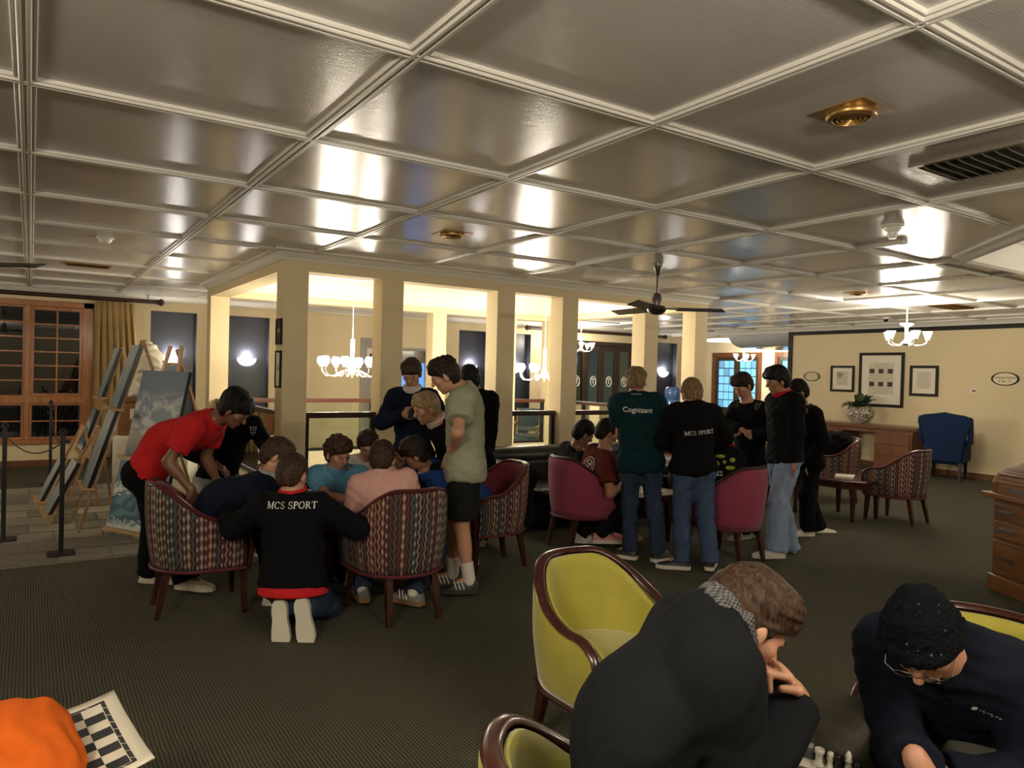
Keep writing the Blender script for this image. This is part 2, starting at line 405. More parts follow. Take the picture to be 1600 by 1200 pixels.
struct(MB().box((X0-.2, Y0, 0), (X0, Y1, H+.5)).build('wall_left', 'wall_cream'))
struct(MB().box((X0-.2, Y0-.2, 0), (X1+.2, Y0, H+.5)).build('wall_front', 'wall_cream'))
wall_right = struct(MB().box((X1, Y0, 0), (X1+.2, 9.98, H+.5)).build('wall_right', 'wall_cream'))
m = MB().box((BX, Y1+.2, 0), (BX+.1, FY1, H+.5)); struct(m.build('wall_far_side', 'wall_cream_pale'))
struct(MB().box((BX, FY1, 0), (FX+.2, FY1+.2, H+.5)).build('wall_far_back', 'wall_cream_pale'))
struct(MB().box((X1+.2, FY0-.2, 0), (FX+.2, FY0, H+.5)).build('wall_far_front', 'wall_cream_pale'))
# dark trim around the picture wall
struct(MB().box((X1-.025, Y0, 2.62), (X1, 9.98, 2.70)).build('trim_1', 'frame_black'))
struct(MB().box((X1-.03, 9.9, 0), (X1+.23, 10.0, 2.70)).build('trim_2', 'frame_black'))
# cornices
def cornice(rect, pr, name, m_='cornice_paint', seg=None):
    x0, x1, y0, y1 = rect; cs = [(x0, y0, -1, -1), (x1, y0, 1, -1), (x1, y1, 1, 1), (x0, y1, -1, 1)]
    return struct(MB().sweep([[(x+sx*o, y+sy*o, z) for o, z in pr] for x, y, sx, sy in cs], True).build(name, m_))
inn = [(0., H-.11), (-.015, H-.11), (-.02, H-.085), (-.045, H-.06), (-.07, H-.035), (-.10, H-.025), (-.10, H), (0., H)]
cornice((X0, X1, Y0, Y1), inn, 'trim_3')
out = [(-o, z) for o, z in inn]
out = [(0., H-.10), (.012, H-.10), (.018, H-.08), (.04, H-.055), (.065, H-.03), (.11, H-.022), (.11, H), (0., H)]
cornice((AX0, AX1, AY0, AY1), out, 'trim_4')
AC = 2.92   # ceiling of the stairwell
inn2 = [(0., 2.70), (-.02, 2.70), (-.025, 2.735), (-.07, 2.75), (-.08, 2.80), (-.15, 2.86), (-.16, 2.885), (-.22, 2.89), (-.22, AC), (0., AC)]
cornice((AX0+CT, AX1-CT, AY0+CT, AY1-CT), inn2, 'trim_5', 'white_plaster')
struct(MB().box((AX0, AY0, AC), (AX1, AY1, AC+.05)).build('ceiling_stairwell', 'white_plaster'))
# baseboards
struct(MB().box((X1-.02, Y0, 0), (X1, 9.9, .1)).build('baseboard_right', 'desk_wood'))
m = MB()
for a, b in ((X0, .5), (.5, 5.3), (6.9, 9.9), (13.15, BX)): m.box((a, Y1-.02, 0), (b, Y1, .1))
struct(m.build('baseboard_back', 'desk_wood'))
# ---- arcade round the stairwell
COLX = [2.07, 3.11, 4.56, 5.52, 6.92, 7.90]
def arcade(name, y):
    a = struct(MB().box((AX0, y, 2.6), (AX1, y+CT, AC)).build(name, 'wall_cream'))
    for x in COLX: MB().box((x, y+.001, -.12), (x+(.25 if x < 7.9 else .25)-.004, y+CT-.001, 2.6)).build('column', 'wall_cream', a)
    return a
af = arcade('wall_arcade_front', AY0); ab_ = arcade('wall_arcade_back', AY1-CT)
m = MB()
for x in (AX0, AX1-CT): m.box((x, AY0+CT, 2.6), (x+CT, AY1-CT, AC))
struct(m.build('wall_arcade_sides', 'wall_cream'))
# kerb under the balustrades
m = MB()
for y in (AY0+.06, AY1-CT+.06): m.box((AX0+.06, y, -.12), (AX1-.06, y+.13, .38))
for x in (AX0+.06, AX1-CT+.06): m.box((x, AY0+.19, -.12), (x+.13, AY1-CT+.06, .38))
struct(m.build('wall_kerb', 'wall_cream_pale'))
g = bpy.data.materials.new('clear_glass'); g.use_nodes = True; nt = g.node_tree; nt.nodes.clear()
o_ = nt.nodes.new('ShaderNodeOutputMaterial'); mx = nt.nodes.new('ShaderNodeMixShader'); tr = nt.nodes.new('ShaderNodeBsdfTransparent'); gl = nt.nodes.new('ShaderNodeBsdfGlossy'); fr_ = nt.nodes.new('ShaderNodeFresnel')
tr.inputs[0].default_value = (.93, .96, .93, 1); gl.inputs['Roughness'].default_value = .02; fr_.inputs[0].default_value = 1.45
nt.links.new(fr_.outputs[0], mx.inputs[0]); nt.links.new(tr.outputs[0], mx.inputs[1]); nt.links.new(gl.outputs[0], mx.inputs[2]); nt.links.new(mx.outputs[0], o_.inputs[0]); MAT['clear_glass'] = g
def rail(a, b, mt, label, axis):
    t = thing('balustrade', label, 'balustrade', (0, 0, 0), group='rails round the stairwell')
    (x0, y0), (x1, y1) = a, b; z0, z1 = .40, 1.18; w = .05
    MB().bar((x0, y0, z1-.03), (x1, y1, z1-.03), .07, .06).build('handrail', mt, t, bevel=.008)
    MB().bar((x0, y0, z0+.01), (x1, y1, z0+.01), w, .04).build('bottom_rail', 'black_metal', t)
    d = Vector((x1-x0, y1-y0, 0)).normalized()*.04
    for x, y in ((x0+d.x*.9, y0+d.y*.9), (x1-d.x*.9, y1-d.y*.9)): MB().cbox((x, y, (z0+z1)/2-.03), (.05, .05, z1-z0-.06)).build('post', 'black_metal', t)
    MB().bar((x0+d.x*2, y0+d.y*2, (z0+z1)/2-.01), (x1-d.x*2, y1-d.y*2, (z0+z1)/2-.01), .01, z1-z0-.1).build('glass_panel', 'clear_glass', t)
nth = ['first', 'second', 'third', 'fourth', 'fifth']
for k in range(5):
    rail((COLX[k]+.25, AY0+.12), (COLX[k+1], AY0+.12), 'dark_rail', f'dark glazed balustrade in the {nth[k]} front bay of the arcade, counted from the easels', 'x')
    rail((COLX[k]+.25, AY1-.12), (COLX[k+1], AY1-.12), 'red_rail', f'reddish handrail with glass in the {nth[k]} rear bay of the arcade, counted from the easels', 'x')
rail((AX0+.12, AY0+CT), (AX0+.12, AY1-CT), 'dark_rail', 'balustrade closing the short arcade side next to the easels', 'y')
rail((AX1-.12, AY0+CT), (AX1-.12, AY1-CT), 'dark_rail', 'balustrade closing the short arcade side away from the easels', 'y')
# ---- window with small panes at the left
wx0, wx1, wz0, wz1 = WIN; wy = Y1
win = struct(MB().box((wx0, wy-.05, wz0), (wx1, wy+.12, wz0+.07)).box((wx0, wy-.05, wz1-.09), (wx1, wy+.12, wz1)).box((wx0, wy-.05, wz0), (wx0+.07, wy+.12, wz1)).box((wx1-.14, wy-.05, wz0), (wx1, wy+.12, wz1)).build('window_1', 'window_wood', bevel=.006))
def muntin_grid(parent, x0, x1, z0, z1, nc, nr, y, bar, frame, wm, gm):
    m = MB(); m.box((x0, y, z0), (x1, y+.06, z0+frame)).box((x0, y, z1-frame), (x1, y+.06, z1)).box((x0, y, z0+frame), (x0+frame, y+.06, z1-frame)).box((x1-frame, y, z0+frame), (x1, y+.06, z1-frame))
    m.build('sash', wm, parent, bevel=.006)
    a0, a1, b0, b1 = x0+frame, x1-frame, z0+frame, z1-frame
    pw, ph = (a1-a0)/nc, (b1-b0)/nr
    for i in range(1, nc): MB().box((a0+i*pw-bar/2, y+.01, b0), (a0+i*pw+bar/2, y+.05, b1)).build('muntin', wm, parent)
    for j in range(1, nr): MB().box((a0, y+.012, b0+j*ph-bar/2), (a1, y+.048, b0+j*ph+bar/2)).build('muntin', wm, parent)
    me = MB().box((-pw/2+bar*.4, -.003, -ph/2+bar*.4), (pw/2-bar*.4, .003, ph/2-bar*.4)).mesh('pane'); me.materials.append(MAT[gm])
    for i in range(nc):
        for j in range(nr): link('pane', me, None, parent, loc=(a0+(i+.5)*pw, y+.03, b0+(j+.5)*ph))
mat('night_glass', (.004, .005, .006), .03, spec=.6)
ZM = 1.03
for a, b in ((-.02, .70), (-.74, -.08), (-1.46, -.80), (-2.28, -1.52)):
    muntin_grid(win, a, b, ZM+.05, wz1-.09, 2, 6, wy-.02, .022, .06 if a > -.1 else .03, 'window_wood', 'night_glass')
    muntin_grid(win, a, b, wz0+.07, ZM-.04, 2, 2, wy-.02, .022, .04, 'window_wood', 'night_glass')
m = MB().box((wx0, wy-.05, ZM-.045), (wx1-.14, wy+.1, ZM+.055))
for x in (-.05, -.77, -1.49): m.box((x-.035, wy-.045, wz0+.07), (x+.035, wy+.1, wz1-.09))
m.build('mullion', 'window_wood', win, bevel=.006)
# ---- doors
def frame_door(name, o, dm, y=Y1, fr=.06):
    a, b, z0, z1 = o
    d = struct(MB().box((a, y-.02, z0), (a+fr, y+.1, z1)).box((b-fr, y-.02, z0), (b, y+.1, z1)).box((a+fr, y-.02, z1-fr), (b-fr, y+.1, z1)).build(name, dm)); return d
mat('grey_paint', (.30, .27, .24), .5); mat('blue_lit', (.1, .2, .5), .3, emit=(.06, .20, .62), estr=.75); mat('grey_glass', (.20, .18, .15), .1)
d = frame_door('door_1', DOOR_G, 'grey_paint'); MB().box((DOOR_G[0]+.06, Y1+.04, 0), (DOOR_G[1]-.06, Y1+.08, 2.2)).build('leaf', 'grey_paint', d)
MB().box((DOOR_G[0]+.14, Y1+.02, 1.72), (DOOR_G[0]+.34, Y1+.04, 2.06)).build('notice', 'paper', d); MB().box((DOOR_G[0]+.20, Y1+.012, 1.8), (DOOR_G[0]+.26, Y1+.02, 1.96)).build('notice_mark', 'ink', d)
d = frame_door('door_2', DOOR_B, 'grey_paint'); MB().box((DOOR_B[0]+.06, Y1+.06, .1), (DOOR_B[1]-.06, Y1+.08, 1.80)).build('lit_pane', 'blue_lit', d)
MB().box((DOOR_B[0]+.06, Y1+.06, 1.80), (DOOR_B[1]-.06, Y1+.08, 2.04)).build('top_pane', 'grey_glass', d); MB().box((DOOR_B[0]+.06, Y1+.05, 0), (DOOR_B[1]-.06, Y1+.09, .1)).build('bottom_rail', 'grey_paint', d)
fd = frame_door('door_3', FOLD, 'brown_timber', fr=.09)
nl = 6; lw = (FOLD[1]-FOLD[0]-.18)/nl
for k in range(nl):
    a = FOLD[0]+.09+k*lw; b = a+lw; y = Y1+.03; s = .085
    MB().box((a+.004, y, .02), (a+s, y+.05, 2.36)).box((b-s, y, .02), (b-.004, y+.05, 2.36)).box((a+s, y, .02), (b-s, y+.05, .22)).box((a+s, y, 2.24), (b-s, y+.05, 2.36)).build('leaf', 'brown_timber', fd)
    MB().box((a+s, y+.02, .22), (b-s, y+.026, 2.24)).build('pane', 'clear_glass', fd)
    cx = (a+b)/2      # etched laurel mark on the glass
    m = MB(); m.tube([(cx+.10*math.cos(t)*.8, y+.012, 1.50+.12*math.sin(t)) for t in np.linspace(.9, 2*math.pi-.9+math.pi*.0, 14)], .011, 5)
    m.tube([(cx-.10*math.cos(t)*.8, y+.012, 1.50+.12*math.sin(t)) for t in np.linspace(.9, 2*math.pi-.9, 14)], .011, 5)
    m.bar((cx, y+.012, 1.44), (cx, y+.012, 1.58), .02, .01, up=(1, 0, 0)).bar((cx-.05, y+.012, 1.56), (cx+.05, y+.012, 1.56), .01, .02)
    m.build('etched_mark', 'white_enamel', fd)
mat('cyan_lit', (.1, .4, .5), .3, emit=(.10, .38, .50), estr=.8); mat('blue_dim', (.05, .1, .2), .4, emit=(.05, .11, .24), estr=.7)
# yard beyond the folding doors
struct(MB().box((8, Y1+.2, -.1), (14.5, 19, -.02)).build('floor_yard', 'grout'))
yw = struct(MB().box((8, 18, 0), (BX-.05, 18.2, 4)).build('wall_yard', 'grey_paint'))
for a, b, z0, z1, mm in ((11.9, 12.25, .1, 2.4, 'cyan_lit'), (12.55, 12.8, .9, 2.5, 'blue_dim'), (13.1, 13.6, 2.0, 2.3, 'blue_lit'), (13.15, 13.55, 1.2, 1.5, 'cyan_lit'), (13.8, 14.2, 1.15, 1.5, 'cyan_lit'), (13.8, 14.3, 2.0, 2.25, 'blue_dim'), (12.9, 13.05, 1.1, 1.4, 'cyan_lit')):
    MB().box((a, 17.94, z0), (b, 18.0, z1)).build('glow_patch', mm, yw)  # glowing patches added in place of blue-lit surfaces in the yard
# far glazed doors
fw = MB(); 
def wall_yop(name, x, y0, y1, ops, th, m_):
    m = MB(); ys = y0
    for a, b, za, zb in sorted(ops):
        m.box((x, ys, 0), (x+th, a, H+.5)); m.box((x, a, 0), (x+th, b, za)) if za > 0 else None; m.box((x, a, zb), (x+th, b, H+.5)); ys = b
    m.box((x, ys, 0), (x+th, y1, H+.5)); return struct(m.build(name, m_))
ya, yb = onx(1190, 600, FX)[1], onx(1113, 600, FX)[1]; yc, yd = onx(1236, 600, FX)[1], onx(1210, 600, FX)[1]
ztop = onx(1150, 551, FX)[2]
wall_yop('wall_far_right', FX, FY0, FY1, [(ya, yb, 0, ztop), (yc-.6, yd, .7, ztop)], .2, 'wall_cream_pale')
mat('blue_pane', (.1, .25, .4), .2, emit=(.13, .36, .60), estr=.8); mat('blue_pane_dim', (.1, .2, .3), .2, emit=(.07, .18, .32), estr=.8)  # panes emit by themselves, standing in for blue light outside the glass
def leaded(name, y0, y1, z0, z1, leaves, nc, nr):
    w = struct(MB().box((FX-.03, y0, z0), (FX+.1, y0+.12, z1)).box((FX-.03, y1-.12, z0), (FX+.1, y1, z1)).box((FX-.03, y0+.12, z1-.14), (FX+.1, y1-.12, z1)).build(name, 'desk_wood'))
    lw = (y1-y0-.24)/leaves
    for k in range(leaves):
        a = y0+.12+k*lw; b = a+lw; s = .10; zb = z0+(.75 if z0 < .1 else .08)
        MB().box((FX, a, z0), (FX+.06, a+s, z1-.14)).box((FX, b-s, z0), (FX+.06, b, z1-.14)).box((FX, a+s, z0), (FX+.06, b-s, zb)).box((FX, a+s, z1-.24), (FX+.06, b-s, z1-.14)).build('leaf', 'brown_timber', w)
        pw, ph = (b-a-2*s)/nc, (z1-.24-zb)/nr
        for i in range(nc):
            for j in range(nr):
                MB().box((FX+.03, a+s+i*pw+.012, zb+j*ph+.012), (FX+.04, a+s+(i+1)*pw-.012, zb+(j+1)*ph-.012)).build('pane', 'blue_pane' if (i*7+j*3+k) % 5 else 'blue_pane_dim', w)
        MB().box((FX+.045, a+s, zb), (FX+.05, b-s, z1-.24)).build('lead_came', 'black_metal', w)
leaded('door_4', ya, yb, 0, ztop, 2, 3, 6); leaded('window_2', yc-.6, yd, .7, ztop, 1, 3, 5)
# dropped glossy soffit at the end of the picture wall
m = MB(); rg = []
for t in np.linspace(0, math.pi/2, 8): rg.append((14.2+1.6*(1-math.cos(t))*.35, H-.38*math.sin(t)))
pts = rg+[(16.2, H-.38), (16.2, H)]
m.sweep([[(x, y, z) for x, z in pts] for y in (10.2, 12.0)]); struct(m.build('ceiling_soffit', 'silver_gloss', smooth=True))
# ============================================================ lamps and ceiling fittings
def bulb_shade(kind):
    m = MB()
    if kind == 'tulip': m.lathe([(.012, 0), (.03, .012), (.042, .04), (.05, .075), (.062, .1), (.055, .1), (.035, .05), (.01, .02)], n=12)
    else: m.lathe([(.012, 0), (.04, .015), (.058, .045), (.062, .075), (.05, .105), (.035, .12), (.028, .12), (.01, .06)], n=12)
    me = m.mesh('shade'); me.materials.append(MAT['shade_glow']); me.shade_smooth(); return me
SH = {k: bulb_shade(k) for k in ('tulip', 'globe')}
def chandelier(loc, zc, label, kind='B', power=60., rot=.3):
    big = kind == 'A'; n = 8 if big else 5; r = .40 if big else .26
    zt, zb, za, zl = (2.04, 1.52, 1.56, 1.66) if big else (2.46, 2.16, 2.20, 2.24)
    t = thing('chandelier', label, 'chandelier', (loc[0], loc[1], zc), group='chandeliers')
    L = lambda z: z-zc
    MB().lathe([(.0, 0), (.05, 0), (.055, -.012), (.03, -.035), (.006, -.05)], n=12).build('canopy', 'white_enamel', t, True)
    MB().tube([(0, 0, -.04), (0, 0, L(zt))], .006 if big else .008, 6).build('cord', 'white_enamel', t)
    if big: pr = [(.006, zt), (.03, zt-.02), (.022, zt-.05), (.03, zt-.08), (.024, zt-.25), (.035, zt-.34), (.055, zb+.12), (.05, zb+.07), (.02, zb+.03), (.012, zb)]
    else: pr = [(.006, zt+.02), (.085, zt+.01), (.09, zt-.005), (.03, zt-.03), (.022, zt-.06), (.02, zb+.09), (.05, zb+.06), (.075, zb+.03), (.03, zb+.01), (.01, zb)]
    MB().lathe([(a, L(z)) for a, z in reversed(pr)], n=14).build('stem', 'white_enamel', t, True)
    for k in range(n):
        a = rot+2*math.pi*k/n; c_, s_ = math.cos(a), math.sin(a)
        pts = [(.03, zb+.10), (.12*r/.4, zb+.09), (.6*r, za-.02), (.85*r, za-.015), (.97*r, za+.04), (r, zl)] if big else [(.03, zb+.05), (.4*r, za-.035), (.75*r, za-.03), (.95*r, za), (r, zl)]
        arm = MB().tube([(p*c_, p*s_, L(z)) for p, z in pts], .010, 6).build('arm', 'white_enamel', t, True)
        cup = MB().lathe([(.005, L(zl)-.01), (.035, L(zl)), (.03, L(zl)+.012), (.012, L(zl)+.02)], (r*c_, r*s_, 0), 10).build('cup', 'white_enamel', arm)
        sh = link('shade', SH['globe' if big else 'tulip'], None, arm, loc=(r*c_, r*s_, L(zl)+.015)); sh['label'] = 'glowing glass shade'
        if k % (2 if big else 1) == 0: plight('bulb', (r*c_*.98, r*s_*.98, L(zl)+.16), power/(n/2 if big else n), rad=.06, parent=t)
    return t
chandelier((3.51, 9.12), AC, 'white eight-arm chandelier hanging in the arcade nearer the easels', 'A', 92, .2)
chandelier((6.62, 9.12), AC, 'white eight-arm chandelier hanging in the arcade bay farther from the easels', 'A', 92, .5)
chandelier((10.16, 5.456), H, 'white five-light chandelier hanging before the framed prints', power=60)
chandelier((10.164, 12.656), H, 'white five-light chandelier hanging near the dark folding doors', power=55)
p_ = onz(1158, 533, H+.3); chandelier((OC2[0]+.2, OC2[1]+.0), H+.3, 'white chandelier in the far octagonal coffer before the leaded doors', power=110)
chandelier((8.25, .82), H+.3, 'white chandelier under the octagonal coffer by the rolltop desk', power=66)
chandelier((-3.0, 9.06), H, 'white chandelier hanging beside the small-paned window', power=60)
chandelier((-1.24, .66), H, 'white chandelier over the empty carpet behind the orange jumper', power=112)
chandelier((1.764, -.542), H, 'white chandelier over the lounge behind the chess players', power=72)
def sconce(x, label):
    y = Y1+.13; t = thing('wall_sconce', label, 'wall lamp', (x, y, 1.78), group='half-moon sconces')
    vs, fs, n, mm = [], [], 14, 6
    for i in range(mm+1):
        th = math.pi/2*i/mm
        for k in range(n+1):
            ph = math.pi*k/n; vs.append((.165*math.cos(th)*math.cos(ph), -.12*math.cos(th)*math.sin(ph), -.13*math.sin(th)))
    for i in range(mm):
        for k in range(n): fs.append((i*(n+1)+k, i*(n+1)+k+1, (i+1)*(n+1)+k+1, (i+1)*(n+1)+k))
    MB().add(vs, fs).build('bowl', 'sconce_glow', t, True)
    MB().cbox((0, -.006, -.04), (.12, .012, .08)).build('back_plate', 'white_enamel', t)
    plight('bulb', (0, -.07, .06), 7, (1, .93, .85), .05, t)
for (a, b), w in zip(niches, ('in the niche beside the curtain', 'in the niche between curtain and door', 'in the navy niche right of the blue-lit door', 'in the niche next to the folding doors', 'in the niche beyond the folding doors')):
    sconce((a+b)/2, 'glowing half-moon wall sconce '+w)
def fan(loc, label, a0, zb=2.34):
    t = thing('ceiling_fan', label, 'ceiling fan', (loc[0], loc[1], H), group='ceiling fans')
    MB().lathe([(.0, 0), (.055, 0), (.055, -.03), (.03, -.08), (.02, -.12), (.012, -.13)], n=14).build('canopy', 'steel_dark', t, True)
    MB().tube([(0, 0, -.12), (0, 0, zb-H+.15)], .011, 8).build('rod', 'steel_dark', t)
    MB().lathe([(.0, -.07), (.05, -.065), (.085, -.04), (.10, -.01), (.085, .02), (.05, .03), (.05, .1), (.035, .15), (.01, .16)], (0, 0, zb-H), 18).build('motor', 'steel_dark', t, True)
    for k in range(3):
        a = a0+2*math.pi*k/3; R_ = Matrix.Rotation(a, 3, 'Z') @ Matrix.Rotation(.34, 3, 'X')
        b = MB().box((.19, -.06, -.005), (.69, .06, .003), R_).build('blade', 'black_metal', t); b.location = (0, 0, zb-H-.005)
        i_ = MB().box((.08, -.02, -.004), (.22, .02, .004), R_).build('blade_iron', 'chrome', t); i_.location = (0, 0, zb-H)
fan((5.364, 5.456), 'dark three-blade ceiling fan hanging before the arcade', -YAW)
tip = onz(65, 414, 2.34); fan((tip[0]-.69*R0[0], tip[1]-.69*R0[1]), 'dark three-blade ceiling fan near the small-paned window', -YAW)
def diffuser(loc, label, s=.17):
    t = thing('air_diffuser', label, 'air vent', (loc[0], loc[1], H), group='round brass ceiling diffusers')
    t.scale = (.76, .76, .6); MB().box((-s, -s, -.006), (s, s, 0)).build('plate', 'brass', t)
    MB().lathe([(.132, -.006), (.138, -.03), (.13, -.045), (.11, -.045), (.118, -.006)], n=28).build('collar', 'brass', t, True)
    for k, r in enumerate((.10, .075, .05, .025)):
        MB().lathe([(r, -.02), (r+.008, -.05), (r, -.055), (r-.008, -.02)], n=24).build('ring', 'brass', t, True)
    MB().lathe([(0, -.008), (.11, -.008), (.11, -.012), (0, -.012)], n=24).build('dark_throat', 'black_metal', t)
diffuser((2.96, 1.86), 'round brass diffuser next to the louvred grille'); diffuser((2.96, 5.456), 'round brass diffuser before the arcade'); diffuser((8.96, 5.456), 'round brass diffuser near the print wall chandelier')
def grille(loc, sx, sy, label, mt, n=9):
    t = thing('vent_grille', label, 'air vent', (loc[0], loc[1], H), group='louvred ceiling grilles')
    MB().box((-sx, -sy, -.012), (sx, -sy+.03, 0)).box((-sx, sy-.03, -.012), (sx, sy, 0)).box((-sx, -sy+.03, -.012), (-sx+.03, sy-.03, 0)).box((sx-.03, -sy+.03, -.012), (sx, sy-.03, 0)).build('frame', mt, t)
    MB().box((-sx+.03, -sy+.03, -.003), (sx-.03, sy-.03, 0)).build('dark_throat', 'black_metal', t)
    for k in range(n):
        y = -sy+.04+(2*sy-.08)*(k+.5)/n
        MB().box((-sx+.03, y-.02, -.018), (sx-.03, y+.02, -.015), Matrix.Rotation(.75, 3, 'X'), (0, y, -.016)).build('slat', mt, t)
grille((4.164, 1.858), .24, .27, 'large brown louvred ceiling grille by the octagonal coffer', 'grille_metal', 8)
grille((11.36, 5.456), .42, .2, 'tan louvred ceiling grille before the picture wall', 'brass', 7)
grille((.55, 10.08), .24, .10, 'small louvred ceiling grille near the curtain', 'brass', 4)
def detector(loc, label, big=False):
    t = thing('smoke_detector', label, 'detector', (loc[0], loc[1], H))
    MB().lathe([(.0, -.05), (.04, -.05), (.055, -.03), (.06, -.015), (.075, -.01), (.075, 0), (0, 0)], n=18).build('housing', 'white_enamel', t, True)
    if big: MB().lathe([(0, -.10), (.025, -.10), (.035, -.07), (.035, -.05), (0, -.05)], n=14).build('sensor', 'white_enamel', t, True)
detector((.564, 7.82), 'white flat detector on the ceiling before the curtain'); detector(onz(1395, 352, H)[:2], 'white beam detector hanging by the octagonal coffer', True)
t = thing('dome_camera', 'small black dome camera on the ceiling above the prints', 'camera', (12.64, 7.16, H))
MB().lathe([(0, -.03), (.06, -.03), (.07, 0), (0, 0)], n=16).build('base', 'white_enamel', t, True); MB().ell((0, 0, -.03), (.045, .045, .05)).build('dome', 'black_metal', t, True)
# ============================================================ curtains
mat('curtain_cloth', (.42, .29, .12), .85, bump=.1, bscale=150)
t = thing('curtain', 'tan pleated curtain hanging beside the small-paned window', 'curtain', (0, 0, 0))
vs, fs, n, mz = [], [], 72, 10
for j in range(mz+1):
    f = j/mz; z = 2.62-2.5*f; wd = .54+.10*math.sin(f*math.pi*.8); x0 = .84-.02*f
    for i in range(n+1):
        u_ = i/n; a = u_*2*math.pi*7
        vs.append((x0+wd*u_+.012*math.sin(2*a), Y1-.13+(.02+.035*min(1, f*4))*math.sin(a+.6*math.sin(3*f+u_*5)), z))
for j in range(mz):
    for i in range(n): fs.append((j*(n+1)+i, j*(n+1)+i+1, (j+1)*(n+1)+i+1, (j+1)*(n+1)+i))
o = MB().add(vs, fs).build('cloth', 'curtain_cloth', t, True); sm = o.modifiers.new('thick', 'SOLIDIFY'); sm.thickness = .006
def rodset(x0, x1, label, z=2.665):
    t = thing('curtain_rod', label, 'curtain rod', (0, 0, 0))
    MB().tube([(x0, Y1-.12, z), (x1, Y1-.12, z)], .034, 12).build('pole', 'dark_mahogany', t, True)
    for x, s in ((x0, -1), (x1, 1)): MB().lathe([(0, 0), (.045, 0), (.045, .015), (.03, .025), (.05, .045), (.062, .075), (.05, .105), (.02, .12), (0, .12)], (x, Y1-.12, z), 14, (s, 0, 0)).build('finial', 'dark_mahogany', t, True)
    for x in (x0+.08, x1-.08): MB().cbox((x, Y1-.06, z), (.03, .12, .03)).build('bracket', 'dark_mahogany', t)
rodset(-2.7, 1.72, 'dark turned curtain rod above the small-paned window'); rodset(9.28, 13.42, 'dark turned curtain rod above the folding doors')
# ============================================================ pictures and signs on the picture wall
def picture(y0, y1, z0, z1, label, fw_, kind):
    t = thing('framed_print', label, 'picture', (X1, (y0+y1)/2, z0), group='framed prints on the cream wall'); w, h = y1-y0, z1-z0
    m = MB()
    m.box((-.03, -w/2, 0), (-.002, w/2, fw_)).box((-.03, -w/2, h-fw_), (-.002, w/2, h)).box((-.03, -w/2, fw_), (-.002, -w/2+fw_, h-fw_)).box((-.03, w/2-fw_, fw_), (-.002, w/2, h-fw_)); m.build('frame', 'frame_black', t, bevel=.004)
    MB().box((-.014, -w/2+fw_, fw_), (-.004, w/2-fw_, h-fw_)).build('mount', 'paper', t)
    iw, ih = (w-2*fw_), (h-2*fw_); a = -iw*.32; b = iw*.32; c0 = fw_+ih*.2; c1 = fw_+ih*.85
    mat('print_paper', (.60, .55, .43), .8); MB().box((-.0155, a, c0), (-.014, b, c1)).build('print_sheet', 'print_paper', t)
    m = MB(); m2 = MB(); n = 22 if kind == 'big' else 13
    for k in range(n):
        z = c0+(c1-c0)*(k+.5)/n
        if kind == 'big' and (k in (5, 6, 7, 8, 14, 15, 16, 17)):
            if k in (5, 14):
                for q in (-.72, 0, .72): m2.box((-.0165, (a+b)/2+q*b-.2*b, z), (-.0155, (a+b)/2+q*b+.2*b, z+(c1-c0)*3.2/n))
            continue
        l = b*(.5+.4*random.random()); m.box((-.0165, -l, z-.003), (-.0155, l, z+.003))
    m.build('print_lines', 'ink_soft', t)
    if kind == 'big': m2.build('print_pictures', 'ink', t)
    if kind == 'map': MB().box((-.0165, -b*.1, c1-.1), (-.0155, b*.9, c1-.03)).box((-.0165, b*.2, c1-.14), (-.0155, b*.8, c1-.1)).build('print_pictures', 'ink_soft', t)
picture(8.45, 8.97, 1.44, 1.97, 'small black-framed print next to the faded oval sign', .045, 'map'); picture(7.45, 8.35, 1.17, 2.23, 'large black-framed print with rows of photographs above the plant', .055, 'big'); picture(6.82, 7.34, 1.41, 1.98, 'small black-framed certificate between large print and red switch', .05, 'text')
mat('sign_cream', (.72, .62, .40), .4)
def oval(y, z, ry, rz, label, lines, im='sign_cream'):
    t = thing('oval_sign', label, 'sign', (X1, y, z))
    pr = [(ry*math.cos(a), rz*math.sin(a)) for a in np.linspace(0, 2*math.pi, 33)[:-1]]
    MB().sweep([[(x, p*s, q*s) for p, q in pr] for x, s in ((-.002, 1), (-.018, 1), (-.022, .97), (-.022, .88), (-.012, .88))]).build('rim', 'frame_black', t, True)
    MB().sweep([[(x, p*.89, q*.89) for p, q in pr] for x in (-.004, -.014)]).build('plate', im, t)
    for txt, dz, sz in lines:
        me = text_mesh(txt, sz); decal(me, 'lettering', (X1-.016, y, z+dz), (0, -1, 0), (0, 0, 1), 'ink' if im == 'sign_cream' else 'brass', t, off=.001, loc0=(X1, y, z))
oval(5.73, 1.76, .215, .115, 'bright oval sign with lettering beside the red switch', [('Wellness Centre', .022, .058), ('& Spa  >>', -.04, .052)])
mat('sign_tan', (.50, .42, .26), .4)
oval(9.41, 1.74, .19, .10, 'faded oval sign beside the small print, nearest the passage', [('WELLNESS CENTRE', .02, .036), ('& SPA', -.03, .032)], 'sign_tan')
t = thing('call_point', 'small red and white switch on the cream wall', 'switch', (X1, 6.21, 1.54)); MB().box((-.02, -.05, -.035), (-.002, .05, .035)).build('plate', 'white_enamel', t, bevel=.003)
mat('signal_red', (.35, .03, .03), .5); MB().box((-.024, -.03, -.018), (-.02, .03, .018)).build('red_window', 'signal_red', t)
